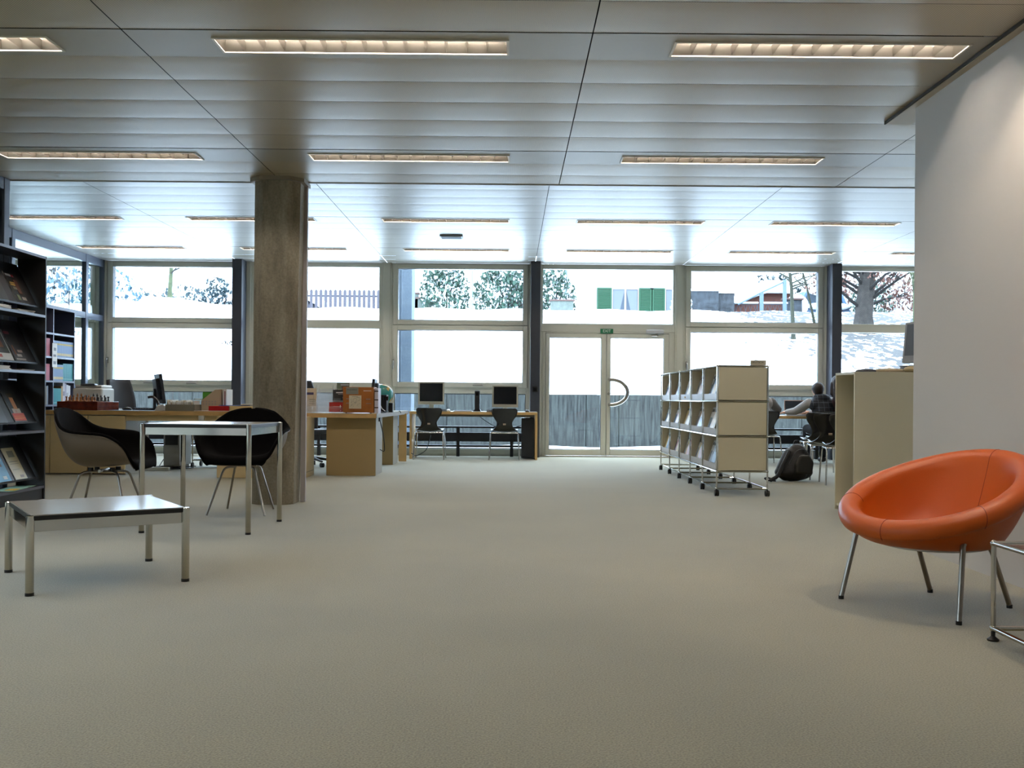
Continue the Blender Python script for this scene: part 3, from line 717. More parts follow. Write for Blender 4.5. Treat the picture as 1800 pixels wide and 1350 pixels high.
#PART4
# ================================================================== FURNITURE
tabletop_m = mat('pearl_grey_laminate', '9d9a93', .22, spec=.6)
blackedge_m = mat('black_table_edge', '121214', .4)
def steel_table(name, lab, cat, loc, rz, w, d, h, r=.0165, apron=.045):
    t = thing(name, lab, cat, (loc[0], loc[1], 0), rz)
    x, y = w / 2, d / 2
    tp = MB().box(-x + .004, x - .004, -y + .004, y - .004, h - .006, h).build('tabletop', tabletop_m, t, bevel=.001)
    MB().box(-x, x, -y, y, h - .024, h - .0055).build('edge', blackedge_m, tp)
    b = MB(); z0, z1 = h - .026 - apron, h - .025
    b.box(-x + r, x - r, -y + .004, -y + .016, z0, z1).box(-x + r, x - r, y - .016, y - .004, z0, z1).box(-x + .004, -x + .016, -y + r, y - r, z0, z1).box(x - .016, x - .004, -y + r, y - r, z0, z1)
    b.build('apron', chrome_m, t, bevel=.001)
    for sx in (-1, 1):
        for sy in (-1, 1):
            lg = MB().lathe([(r - .001, .012), (r, .014), (r, h - .004), (r * .8, h - .001)], (sx * x, sy * y, 0), 20).build('leg', chrome_m, t)
            MB().lathe([(r + .001, 0), (r + .001, .014)], (sx * x, sy * y, 0), 16).build('foot', black_m, lg)
    return t
steel_table('coffee_table', 'low square chrome table with pearl grey top in the foreground', 'table', (-2.063, 4.96), math.radians(33.6), .690, .708, .362, .0185, .05)
steel_table('square_table', 'tall square chrome table between the black armchair and the concrete column', 'table', (-2.05, 6.895), math.radians(-3.4), .715, .70, .722, .0175, .048)

# --- upholstered shell armchairs
def interp(keys, t):
    k = t * (len(keys) - 1); i = min(int(k), len(keys) - 2); f = k - i
    g = lambda j: keys[max(0, min(len(keys) - 1, j))]
    p0, p1, p2, p3 = g(i - 1), g(i), g(i + 1), g(i + 2)
    return [.5 * ((2 * b) + (-a + c) * f + (2 * a - 5 * b + 4 * c - d) * f * f + (-a + 3 * b - 3 * c + d) * f ** 3) for a, b, c, d in zip(p0, p1, p2, p3)]
CC = [(-.30, .385), (-.262, .432), (-.15, .42), (.0, .405), (.13, .415), (.205, .49), (.235, .59), (.260, .675), (.282, .74), (.297, .782), (.306, .802)]
EE = [(.19, -.275, .395), (.258, -.262, .455), (.300, -.222, .555), (.322, -.12, .625), (.322, .02, .64), (.308, .12, .65), (.280, .20, .68), (.232, .25, .73), (.172, .280, .771), (.095, .299, .796), (.012, .306, .8025)]
def shell_pt(u, v):
    a = abs(u * 2 - 1); s = 1 if u >= .5 else -1
    cy, cz = interp(CC, v); ex, ey, ez = interp(EE, v)
    aa = min(1, a / .93)
    f = math.sin(aa * PI / 2) ** .82; g = (1 - math.cos(aa * PI / 2)) ** 1.15
    x = ex * f; y = cy + (ey - cy) * g; z = cz + (ez - cz) * g
    if a > .93:
        q = (a - .93) / .07 * min(1, (1 - v) * 5); side = max(0, 1 - abs(v - .5) * 2.4)
        x += .026 * q * (.12 + side); z -= .006 * q
    return (s * x, y, z)
def armchair(lab, loc, rz):
    t = thing('armchair', lab, 'chair', (loc[0], loc[1], 0), rz, 'black upholstered shell armchairs')
    sh = MB().grid(shell_pt, 37, 41).build('shell', taupe_m, t, solid=(.007, -1), sub=1)
    up = MB().grid(lambda u, v: shell_pt(u, v), 37, 41).build('upholstery', blackfab_m, t, solid=(.022, 1), sub=1)
    for sx in (-1, 1):
        for sy, w in ((-1, .22), (1, .185)):
            MB().bent([(sx * .04, sy * .07, .365), (sx * w * .52, sy * .13, .362), (sx * w, sy * .235, .004)], .0085, .05, 10).build('leg', satin_m, t)
    MB().tube([(-.05, -.075, .368), (-.05, .075, .368)], .009, 8).tube([(.05, -.075, .368), (.05, .075, .368)], .009, 8).tube([(-.10, 0, .372), (.10, 0, .372)], .012, 8).build('mount', satin_m, t)
    for sx in (-1, 1):
        for sy in (-1, 1): MB().lathe([(.018, .372), (.018, .395)], (sx * .06, sy * .075, 0), 12).build('glide', black_m, t)
    return t
armchair('black and taupe shell armchair turned sideways beside the magazine shelf', (-2.89, 7.10), PI / 2 + .04)
armchair('black shell armchair facing forward between square table and concrete column', (-2.08, 7.77), .02)

# --- orange bowl chair
t = thing('bowl_chair', 'orange leather bowl chair on four steel legs by the white wall', 'chair', (1.885, 4.42, 0), math.radians(-59.3))
def rimz(th): s = -math.cos(th); return .488 + .142 * s + .006 * s * s      # th 0 = front (-y)
def bowl_pt(u, v):
    th = 2 * PI * u; zr = rimz(th); back = max(0, -math.cos(th)); R = .334 + .012 * abs(math.sin(th)) ; rr = .050
    yo = .03 * back
    if v <= .3:     # outside, from base centre to rim
        q = v / .3
        if q < .35: r, z = .235 * q / .35, .272 + .004 * (q / .35) ** 3
        else:
            k = (q - .35) / .65
            r = .235 + (R + .02 - .235) * (k ** .72); z = .276 + (zr - .036 - .276) * (k ** 1.25)
        h = z
    elif v <= .6:   # rim roll
        a = -PI * .30 + (PI * 1.22) * (v - .3) / .3
        r, z = R + rr * math.cos(a), zr + rr * math.sin(a)
        if v < .32: r += .0
    else:           # inside
        k = (v - .6) / .4
        a = -PI * .30 + PI * 1.22
        r0, z0 = R + rr * math.cos(a), zr + rr * math.sin(a)
        if k < .6:
            q = k / .6; r = r0 + (.235 - r0) * q ** 1.3; z = z0 + (.335 - z0) * (1 - (1 - q) ** 1.9)
        else:
            q = (k - .6) / .4; r = .235 * (1 - q); z = .335 - .018 * math.sin(q * PI / 2)
    lean = max(0, z - .33) * back * .28
    return (r * math.sin(th) * 1.04, -r * math.cos(th) + lean - .005, z)
bowl = MB().grid(lambda u, v: bowl_pt(u, v), 72, 61, closeu=True).build('bowl', orange_m, t, ang=180)
for th0 in (PI * .98, PI * .36, PI * 1.64, PI * .02):
    th = th0 / (2 * PI)
    rng = [.31 + i * .29 / 16 for i in range(17)] + ([.6 + i * .24 / 10 for i in range(1, 11)] if abs(th0 - PI) < .3 else [])
    pts = []
    for v in rng:
        p = Vector(bowl_pt(th, v)); c = Vector((0, 0, 0)); pts.append(p)
    MB().tube(pts, .0016, 5).build('seam', seam_m, t)
MB().lathe([(.0, .262), (.20, .262), (.225, .268), (.225, .276), (0, .277)], (0, .0, 0), 40).build('base_plate', satin_m, t)
for sx in (-1, 1):
    lg = MB().bent([(sx * .30, -.248, .012), (sx * .268, -.178, .328), (sx * .19, .126, .272), (sx * .20, .248, .012)], .0115, .035, 12).build('leg_frame', satin_m, t)
    for y, w in ((-.248, .30), (.248, .20)): MB().lathe([(.0125, 0), (.0125, .016)], (sx * w, y, 0), 12).build('foot', black_m, lg)
# --- chrome cube side table at the right edge
t = thing('side_table', 'chrome tube frame side table in front of the orange chair', 'table', (1.835, 3.77, 0))
W, Dp = .50, .50
zz = (.047, .369)
for z in zz:
    for a, c in (((0, 0), (W, 0)), ((0, 0), (0, -Dp)), ((W, 0), (W, -Dp)), ((0, -Dp), (W, -Dp))): MB().tube([(a[0], a[1], z), (c[0], c[1], z)], .0095, 14).build('tube', chrome_m, t)
for x in (0, W):
    for y in (0, -Dp):
        MB().tube([(x, y, zz[0]), (x, y, zz[1])], .0095, 14).build('leg', chrome_m, t)
        for z in zz: MB().ball((x, y, z), .0135, 14, 10).build('ball_joint', chrome_m, t)
        MB().lathe([(.021, 0), (.022, .006), (.012, .014), (.008, .018), (.008, .04)], (x, y, 0), 16).build('foot', black_m, t)
MB().box(.008, W - .008, -Dp + .008, -.008, .362, .371).build('glass_top', mat('clear_tabletop_glass', 'ffffff', .02, trans=1.0), t)

# --- rolling magazine rack
RX0, RX1, RY0, RB, NB = 1.957, 2.437, 9.43, .70, 5
RZ = [.070, .232, .566, .899, 1.233]
t = thing('magazine_rack', 'beige and chrome rolling magazine rack with three rows of bays', 'shelf', (RX0, RY0, 0))
dx = RX1 - RX0; tubes = MB(); tr = .0085
for j in range(NB + 1):
    y = j * RB
    for x in (0, dx):
        tubes.tube([(x, y, RZ[0]), (x, y, RZ[-1])], tr, 8)
        for z in RZ: tubes.ball((x, y, z), .0125, 8, 6)
    for z in RZ: tubes.tube([(0, y, z), (dx, y, z)], tr, 8)
for z in RZ:
    for x in (0, dx): tubes.tube([(x, 0, z), (x, NB * RB, z)], tr, 8)
tubes.build('tube_frame', chrome_m, t)
for j in range(NB + 1):
    for k in range(1, 4):
        b = MB().box(.012, dx - .012, j * RB - .004, j * RB + .004, RZ[k] + .012, RZ[k + 1] - .012)
        b.build('end_panel' if j in (0, NB) else 'divider', beige_m, t)
for j in range(NB):
    y0, y1 = j * RB + .012, (j + 1) * RB - .012
    for k in range(1, 4):
        z = RZ[k]
        b = MB().prism([(.055, z + .004), (.15, z + .31), (.158, z + .31), (.063, z + .004)], y0, y1, 'y'); b.build('display_panel', beige_m, t)
        MB().box(.012, dx - .012, y0, y1, z - .003, z + .003).build('shelf_floor', beige_m, t)
        MB().box(.004, .010, y0, y1, z + .012, z + .072).build('front_lip', mat('pale_grey_lip', 'b7b5b6', .4), t)
    MB().box(.012, dx - .012, y0, y1, RZ[4] - .003, RZ[4] + .003).build('top_panel', beige_m, t)
    MB().box(dx - .006, dx - .001, y0, y1, RZ[1] + .012, RZ[4] - .012).build('back_panel', beige_m, t)
for j in range(NB + 1):
    for x in (0, dx):
        c = MB()
        for s in (-1, 1): c.tube([(x + s * .011 - .008, j * RB, .029), (x + s * .011 + .008, j * RB, .029)], .029, 16)
        c.tube([(x, j * RB, .03), (x, j * RB, .064)], .008, 8).box(x - .012, x + .012, j * RB - .018, j * RB + .018, .045, .058)
        c.build('caster', black_m, t)
MB().box(-.003, .004, 2 * RB + .33, 2 * RB + .38, RZ[3] + .03, RZ[3] + .05).build('label', mat('ochre_label', 'b98b3a', .6), t)
sg = thing('shelf_sign', 'small beige sign reading DEUTSCH on top of the magazine rack', 'sign', (2.35, 9.46, 1.243))
MB().box(-.075, .075, -.006, .006, 0, .048).box(-.05, .05, -.02, .02, 0, .003).build('plate', beige_m, sg)
text('lettering', 'DEUTSCH', .026, black_m, sg, (-.068, -.0072, .027), FACE_CAM, .0004, 'LEFT')

# magazines in the rack
def magazine(name, lab, cat, col, w=.21, h=.28, th=.006, patches=(), group=None):
    """upright magazine in local x (width) / z (height), cover towards -y"""
    t = thing(name, lab, cat, group=group)
    MB().box(-w / 2, w / 2, 0, th, 0, h).build('pages', white_m, t)
    MB().box(-w / 2 - .001, w / 2 + .001, -.0012, 0, -.001, h + .001).build('cover', mat('print_' + col, col, .3), t)
    for (x0, x1, z0, z1, c) in patches:
        MB().box(-w / 2 + x0 * w, -w / 2 + x1 * w, -.0024, -.0012, z0 * h, z1 * h).build('print', mat('print_' + c, c, .35), t)
    return t
rk = random.Random(3)
cols = [('white', 'dfe3ea'), ('black', '15161a'), ('pale blue', 'a9b8cb'), ('red', '9a2f2a'), ('cream', 'c7ae78'), ('brown', '8a4f35'), ('grey', '8d9098'), ('orange', 'b9793a')]
rown = {3: 'top', 2: 'middle', 1: 'bottom'}; bayn = ['first', 'second', 'third', 'fourth', 'fifth']
protos = {}
plan = {(3, 0): [0, 1, 2], (3, 1): [0, 5, 6], (3, 2): [0, 0, 5], (3, 3): [6, 1, 0], (3, 4): [0, 6], (2, 0): [0, 4], (2, 1): [0, 7, 0], (2, 2): [4, 5], (2, 3): [0, 3], (2, 4): [0, 5],
        (1, 0): [0, 0, 1], (1, 1): [0, 4, 6], (1, 2): [0, 4, 3], (1, 3): [0, 3, 5], (1, 4): [4, 0]}
for (k, j), cs in plan.items():
    for i, c in enumerate(cs):
        cn, ch = cols[c]
        lab = '%s magazine, %s rack row, %s bay from the near end, %s in its bay' % (cn, rown[k], bayn[j], ['nearest', 'second', 'farthest'][i])
        if c not in protos:
            protos[c] = o = magazine('magazine', lab, 'magazine', ch, .205, .27, .008, [(.1, .7, .82, .92, 'dfe3ea' if c in (1, 3, 5, 6) else '2a2c33'), (.15, .85, .15, .6, rk.choice(['5f7a96', '9a5a44', 'c9b07a']))])
        else: o = dup(protos[c])
        o['label'] = lab; o['group'] = 'magazines in the rolling rack'
        n = len(cs); yy = RY0 + j * RB + .575 - i * (.125 if n == 3 else .19)
        hgt = rk.uniform(-.004, .01)
        # cover faces -X, leaning back on the display panel
        lean = math.atan2(.095, .306)
        o.rotation_mode = 'XYZ'
        o.matrix_world = Matrix.Translation((RX0 + .012 + .011 * (n - 1 - i), yy, RZ[k] + .012)) @ Matrix.Rotation(lean, 4, 'Y') @ Matrix.Rotation(-PI / 2, 4, 'Z')

# --- pale cabinet beside the white wall
t = thing('cabinet', 'pale beige open sided cabinet partly behind the white wall', 'cabinet', (2.74, 7.93, 0))
w, d, h = 1.0, .47, 1.143
cm = mat('pale_cabinet', 'd2cab0', .45)
MB().box(0, w, 0, .02, .0, h).build('front_panel', cm, t, bevel=.002)
MB().box(0, w, d - .02, d, .0, h).build('back_panel', cm, t, bevel=.002)
MB().box(0, w, .02, d - .02, h - .02, h).build('top', cm, t)
MB().box(.012, w, .02, d - .02, .03, .05).build('shelf', cm, t)
MB().box(w - .02, w, .02, d - .02, .05, h - .02).build('side_panel', cm, t)
for i, (lab, c) in enumerate((('black ring binder nearest the opening in the pale cabinet', '141416'), ('grey ring binder behind the black one in the pale cabinet', '55565a'))):
    t = thing('binder', lab, 'binder', (2.775 + i * .0, 7.965 + i * .045, .05), group='binders in the pale cabinet')
    MB().box(0, .27, 0, .04, 0, .30).build('cover', mat('binder_' + c, c, .5), t, bevel=.003)
    MB().box(-.001, .0, .01, .03, .05, .12).box(-.001, 0, .006, .034, .16, .26).build('spine_label', white_m, t)
def cushion_item(name, lab, cat, loc, sx, sy, sz, m, pts=None, rz=0, group=None):
    t = thing(name, lab, cat, loc, rz, group)
    MB().ball((0, 0, sz * .45), sx, 20, 10, rz=sz * .55, ry=sy).build('body', m, t)
    MB().tube([(-sx * .9, 0, sz * .4), (-sx * .5, -sy * .5, sz * .8), (0, -sy * .2, sz * .98), (sx * .6, sy * .2, sz * .78)], .003, 6).build('fold', m, t)
    return t
cushion_item('folded_cloth', 'grey crumpled folded cloth lying on the pale cabinet, leftmost item', 'cloth', (2.93, 8.2, 1.143), .085, .11, .032, mat('grey_cloth', '55565c', .9), group='items on the pale cabinet')
cushion_item('folded_cloth', 'beige flat folded cloth lying in the middle of the pale cabinet top', 'cloth', (3.10, 8.15, 1.143), .14, .10, .036, mat('beige_cloth', 'b9aa8e', .9), group='items on the pale cabinet')
cushion_item('straw_hat', 'round beige dome shaped object on the pale cabinet beside the wall', 'cushion', (3.245, 8.02, 1.143), .075, .08, .055, mat('beige_felt', 'b3a27e', .9))
t = thing('storage_box', 'dark grey low box on the pale cabinet under the screen', 'box', (3.34, 8.25, 1.143)); MB().box(-.09, .3, -.06, .06, 0, .055).build('body', mat('dark_box', '4e4a45', .6), t, bevel=.003); MB().box(-.095, .305, -.065, .065, .055, .062).build('lid', mat('dark_box', '4e4a45', .6), t)
t = thing('screen', 'silver framed computer screen seen edge on beside the white wall', 'monitor', (3.475, 8.25, 1.205), rz=math.radians(-52))
m = Matrix.Translation((0, 0, .20)) @ Matrix.Rotation(math.radians(-9), 4, 'X')
MB().obox(m, .46, .035, .35).build('casing', mat('silver_casing', 'a9adb5', .35), t, bevel=.008)
MB().obox(m @ Matrix.Translation((0, -.0185, .02)), .42, .003, .27).build('display', mat('display_grey', '6d7683', .2), t)
MB().box(-.10, .10, -.05, .09, 0, .008).tube([(0, .03, .0), (0, .05, .12)], .02, 10).build('stand', mat('silver_casing', 'a9adb5', .35), t)

# --- black magazine shelf on the left
SX, SY1 = -4.06, 8.70
t = thing('magazine_shelf', 'tall black magazine display shelf at the left edge', 'shelf', (SX, SY1, 0))
dpt, LEN = .245, 3.0
levels = [.117, .60, 1.11, 1.60, 2.11]
for y in (-.022, -1.03, -2.04, -3.0): MB().box(-dpt, 0, y, y + .022, 0, 2.11).build('side_panel', shelfblack_m, t, bevel=.001)
for i, z in enumerate(levels):
    for y in (-1.008, -2.018, -2.978):
        p = MB().box(-dpt, -.004, y, y + .986 - (.02 if y < -2.5 else 0), z - .02, z).build('top_panel' if z > 2 else 'shelf_board', shelfblack_m, t)
        MB().box(-.004, .001, y, y + .986 - (.02 if y < -2.5 else 0), z - .022, z).build('edge', mat('shelf_edge_blue', '5d6070', .35), p)
MB().box(-.02, -.012, -2.98, -.022, 0, .10).build('plinth', shelfblack_m, t)
for i, z in enumerate(levels[:-1]):
    for y in (-1.008, -2.018, -2.978):
        m = MB().prism([(-.055, z + .075), (-.235, z + .43), (-.242, z + .43), (-.062, z + .075)], y + .03, y + .95, 'y'); m.build('display_board', mat('board_black', '121216', .4), t)
        MB().box(-.075, -.045, y + .03, y + .95, z + .062, z + .076).build('display_ledge', shelfblack_m, t)
def on_board(o, y, lev, up=0):
    lean = math.atan2(.18, .355)
    o.matrix_world = Matrix.Translation((SX - .052, y, levels[lev] + .080 + up)) @ Matrix.Rotation(-lean, 4, 'Y') @ Matrix.Rotation(PI / 2, 4, 'Z')
G = 'magazines on the black display shelf'
on_board(magazine('magazine', 'black magazine with small red and yellow cover print, top display board', 'magazine', '100d0e', .21, .29, .004,
   [(.06, .5, .86, .93, '9a9a9a'), (.52, .7, .84, .93, '7d1420'), (.1, .5, .55, .6, 'b58a1c'), (.14, .52, .62, .66, 'b58a1c'), (.2, .5, .42, .5, '6f6a60'), (.2, .42, .08, .25, '6d7a50'), (.5, .8, .3, .75, '5a2a12'), (.56, .9, .1, .2, 'a99d92')], G), 8.40, 3, .0)
on_board(magazine('magazine', 'white bordered photo magazine leaning on the second display board', 'magazine', 'bdbdba', .23, .29, .004,
   [(.05, .95, .22, .95, '1a1d1b'), (.3, .7, .4, .85, '8a5a44'), (.1, .5, .5, .7, '5f6f72'), (.55, .9, .3, .5, '3e5a2c'), (.06, .3, .08, .18, '9b2a20')], G), 8.13, 2)
on_board(magazine('magazine', 'black magazine with pink title beside the white bordered one', 'magazine', '120e0f', .20, .29, .004,
   [(.06, .5, .86, .95, '7a3440'), (.5, .9, .28, .36, '9d8a80'), (.3, .7, .14, .22, 'a7a09a'), (.1, .9, .03, .08, 'a59c94'), (.2, .3, .2, .5, '7a4520')], G), 8.38, 2)
on_board(magazine('magazine', 'magazine with a portrait above an orange block on the third board', 'magazine', '17160f', .215, .29, .004,
   [(.05, .95, .03, .27, 'c4441c'), (.1, .9, .10, .12, 'e0a040'), (.1, .9, .16, .18, 'e0a040'), (.2, .8, .27, .42, 'b9aa9c'), (.38, .66, .4, .78, 'b5763f'), (.4, .55, .27, .36, 'a8281c'), (.3, .72, .76, .9, '45351f')], G), 8.38, 1)
on_board(magazine('magazine', 'bright blue brochure on the lowest display board', 'brochure', '1f7fae', .24, .29, .004,
   [(.0, .9, .62, .99, '9aa6ac'), (.3, .8, .45, .6, '2f3c4a'), (.55, .8, .06, .16, 'b8c6cc')], G), 8.10, 0)
on_board(magazine('magazine', 'cream printed paper brochure beside the bright blue one', 'brochure', 'b8aa80', .20, .29, .004,
   [(.3, .8, .7, .9, '6c6a55'), (.15, .85, .55, .57, '6c6a55'), (.15, .85, .48, .5, '8c8768'), (.5, .8, .05, .13, '87796a'), (.15, .7, .3, .32, '8c8768')], G), 8.39, 0)
on_board(magazine('magazine', 'plain dark grey magazine on the top display board, nearer the camera', 'magazine', '2c2c33', .21, .29, .004, [(.1, .6, .85, .92, '5a5a60')], G), 8.05, 3)
on_board(magazine('magazine', 'plain dark magazine on the third display board, nearer the camera', 'magazine', '2a2b33', .21, .29, .004, [(.1, .6, .85, .92, '4f5460')], G), 8.05, 1)
def flat(name, lab, cat, loc, sx, sy, n, th, m, rz=0, group=None, curl=0):
    t = thing(name, lab, cat, loc, rz, group); r = random.Random(lab)
    top = None
    for i in range(n):
        b = MB(); ox, oy, a = r.uniform(-.006, .006), r.uniform(-.006, .006), r.uniform(-.05, .05)
        m4 = Matrix.Translation((ox, oy, i * th + th / 2)) @ Matrix.Rotation(a, 4, 'Z')
        b.obox(m4, sx, sy, th * .9); b.build('sheet', m if not isinstance(m, (list, tuple)) else m[i % len(m)], t)
    return t
SG = 'papers lying on the black display shelf'
flat('magazine_stack', 'pale magazines lying flat under the top display board', 'magazines', (SX - .10, 8.02, 1.60), .15, .22, 4, .008, white_m, 0, SG)
flat('magazine_stack', 'brown and cream booklet lying flat at the end of the upper shelf', 'booklet', (SX - .10, 8.42, 1.60), .13, .28, 3, .008, [mat('booklet_brown', '6e5a3c', .6), white_m], 0, SG)
flat('magazine_stack', 'pale magazines lying flat under the second display board', 'magazines', (SX - .10, 8.02, 1.11), .15, .22, 4, .008, white_m, 0, SG)
flat('magazine_stack', 'thin red brown booklet lying flat on the middle shelf', 'booklet', (SX - .10, 8.44, 1.11), .13, .24, 2, .006, [mat('booklet_red', '6b3430', .6), mat('booklet_tan', '8a7660', .6)], 0, SG)
flat('paper', 'pale green sheet lying on the bottom shelf', 'paper', (SX - .09, 8.36, .117), .16, .56, 1, .004, mat('green_paper', '7e9d86', .7), .1, SG)
flat('paper', 'small yellow card lying on the pale green sheet', 'paper', (SX - .05, 8.22, .1215), .08, .13, 1, .003, mat('yellow_card', 'c9982a', .6), .2, SG)

# --- black bookshelf by the rear partition
t = thing('bookshelf', 'black bookshelf with blue grey edges behind the long desk', 'shelf', (-6.10, 13.93, 0))
BL = [.14, .46, .78, 1.10, 1.42, 1.734]
for y in (-.02, -.66, -1.3, -1.95): MB().box(-.30, 0, y, y + .02, 0, 2.08).build('side_panel', mat('shelf_edge_blue2', '50546a', .4), t)
for z in BL + [2.08]:
    p = MB().box(-.30, -.004, -1.95, -.02, z - .02, z).build('shelf_board', shelfblack_m, t); MB().box(-.004, .002, -1.93, -.022, z - .022, z + .002).build('edge', mat('shelf_edge_blue2', '50546a', .4), p)
MB().box(-.30, -.295, -1.93, -.02, .1, 2.06).build('back_panel', shelfblack_m, t)
def spine(lab, y, z, w, h, col, stripe=None, group='bindings in the black bookshelf', d=.22):
    t = thing('book', lab, 'book', (-6.115, y, z), group=group)
    MB().box(-d, 0, 0, w - .002, 0, h).build('cover', mat('binding_' + col, col, .6), t)
    if stripe:
        for a, c, cc in stripe: MB().box(0, .0012, .001, w - .003, a * h, c * h).build('spine_print', mat('binding_' + cc, cc, .6), t)
    return t
y0 = 13.93 - .64
ordn = ['first', 'second', 'third', 'fourth', 'fifth', 'sixth', 'seventh', 'eighth', 'ninth', 'tenth', 'eleventh', 'twelfth', 'thirteenth', 'fourteenth']
def row(z, items, start, rown, order='nearest'):
    y = start
    for i, (w, h, c, nm, st) in enumerate(items):
        spine('%s binding, %s from near end, %s row' % (nm, ordn[i], rown), y, z, w, h, c, st); y += w
by = [(.05, .22, '6f86a8', 'blue and yellow', [(.75, .85, 'b59a3a'), (.1, .25, 'c6b487')])]
row(1.734 - .32, [], 0, '')
row(1.42, [(.051,) + by[0][1:]] * 12, y0 + .006, 'highest book')
row(1.10, by * 6 + [(.0505, .24, '1f7f86', 'teal', [(.1, .14, '7fb3b3')])] * 6, y0 + .01, 'second highest book')
row(.78 + .0, [(.05, .22, '2b8c94', 'teal', [(.1, .14, '7fb3b3')])] * 5 + [(.05, .25, 'b08a5a', 'tan', None), (.06, .30, 'c3bfc6', 'white', [(.4, .6, '8e8a96')]), (.05, .29, 'a8a2b4', 'grey', None), (.06, .27, 'd0cfd4', 'white', [(.4, .6, 'a9a8b0')]), (.06, .26, 'd0cfd4', 'pale', None)], y0 + .01, 'third highest book')
row(.46 + .0, [], 0, '')
row(.46, [(.1, .25, 'b0465a', 'rose', [(.1, .4, '8a3a58')])] * 2 + [(.07, .27, 'c2c6d2', 'white', [(.3, .6, 'aab0c0')])] * 5, y0 + .01, 'lowest book')
y1 = 13.93 - 1.28
row(1.42, [(.09, .24, 'a84452', 'red', None)] * 6, y1 + .02, 'left bay highest')
row(1.10, [(.09, .22, 'a84452', 'red', None)] * 6, y1 + .02, 'left bay second')
row(.78, [(.05, .24, 'a3967e', 'tan', None), (.05, .25, '77808c', 'grey', None)] * 5, y1 + .02, 'left bay third')
row(.46, [(.1, .25, '39437c', 'blue', [(.6, .8, 'b9bfd0')])] * 6, y1 + .02, 'left bay lowest')
t = thing('notice', 'white printed notice hanging on the bookshelf upright', 'sign', (-6.094, 13.30, 1.30))
MB().box(0, .002, -.07, .07, -.02, .30).build('sheet', white_m, t); MB().box(.002, .0026, -.04, .04, .02, .06).box(.002, .0026, -.04, .04, .12, .15).box(.002, .0026, -.03, .04, .2, .24).build('print', mat('grey_print', '8a8c90', .7), t)
#PART5
# ================================================================== DESKS
def slab(b, x0, x1, y0, y1, z0, z1): return b.box(x0, x1, y0, y1, z0, z1)
DZ = .735
# long reception desk
t = thing('reception_desk', 'long maple edged reception desk behind the black armchairs', 'desk', (-5.35, 11.40, 0))
tp = MB().box(0, 2.65, .006, .86, DZ - .035, DZ).build('desktop', desktop_m, t)
MB().box(0, 2.65, 0, .006, DZ - .048, DZ).build('edge_band', maple_m, tp)
MB().box(.93, 2.1, .03, .05, DZ - .115, DZ - .045).build('apron', deskfront_m, t)
MB().box(.0, .94, .03, .62, .0, DZ - .036).build('cabinet_body', mat('desk_grey_side', 'a5a39c', .5), t)
for x0, x1 in ((.0, .07), (.08, .505), (.515, .935)): MB().box(x0, x1, .008, .03, .015, DZ - .06).build('door', deskfront_m, t, bevel=.002)
b = MB()
for x in (.79, .86): b.tube([(x, .9, 0), (x, .9, DZ - .036)], .022, 12)
b.build('leg', satin_m, t)
for x in (2.60,): MB().tube([(x, .8, 0), (x, .8, DZ - .036)], .022, 12).build('leg', satin_m, t)
MB().box(1.78, 1.84, -.006, .03, DZ - .105, DZ - .05).build('cable_clip', mat('white_clip', 'd8d8d6', .4), t)
t = thing('desk_pedestal', 'cream desk pedestal standing behind the concrete column', 'cabinet', (-3.27, 11.10, 0))
MB().prism([(0, 0), (.98, 0), (.975, .55), (0, .55)], 0, DZ - .05, 'z').build('body', deskfront_m, t, bevel=.003)
for z in (.24, .46): MB().box(.02, .96, -.003, .0, z, z + .004).build('drawer_gap', black_m, t)
MB().box(.9795, .9805, .02, .5, .06, .064).build('side_gap', black_m, t)
# right hand counter, L-shaped towards the window
t = thing('reception_desk', 'L shaped maple edged counter right of the concrete column', 'desk', (-2.68, 11.46, 0))
P = [(0, 0), (1.135, 0), (1.165, 3.25), (.45, 3.25), (.40, .85), (0, .85)]
tp = MB().prism(P, DZ - .035 - .012, DZ - .012, 'z').build('desktop', desktop_m, t)
MB().box(0, 1.135, -.006, 0, DZ - .062, DZ - .012).build('edge_band', maple_m, tp)
MB().prism([(1.135, 0), (1.141, 0), (1.171, 3.25), (1.165, 3.25)], DZ - .062, DZ - .012, 'z').build('edge_band', mat('grey_edge_band', 'a9a6a2', .4), tp)
b1 = MB().box(.545, 1.115, .11, .70, .0, DZ - .05).build('pedestal', mat('desk_grey_side', 'a5a39c', .5), t)
MB().box(.545, 1.118, .095, .112, .0, DZ - .05).build('front_panel', mat('tan_front', 'a68e62', .5), b1, bevel=.002)
b2 = MB().box(.86, 1.09, 2.05, 2.6, 0, DZ - .05).build('pedestal', mat('desk_grey_side', 'a5a39c', .5), t)
MB().box(.86, 1.09, 2.035, 2.05, 0, DZ - .05).build('front_panel', mat('tan_front', 'a68e62', .5), b2, bevel=.002)
MB().box(1.08, 1.19, 2.80, 2.835, 0, DZ - .05).build('end_panel', maple_m, t)
MB().box(1.06, 1.13, .35, .46, DZ - .11, DZ - .048).build('socket', black_m, t)
MB().bent([(1.125, .40, DZ - .09), (1.17, .42, DZ - .3), (1.18, .44, .25), (1.10, .5, .30), (1.08, .55, .12)], .006, .1).build('cable', black_m, t)
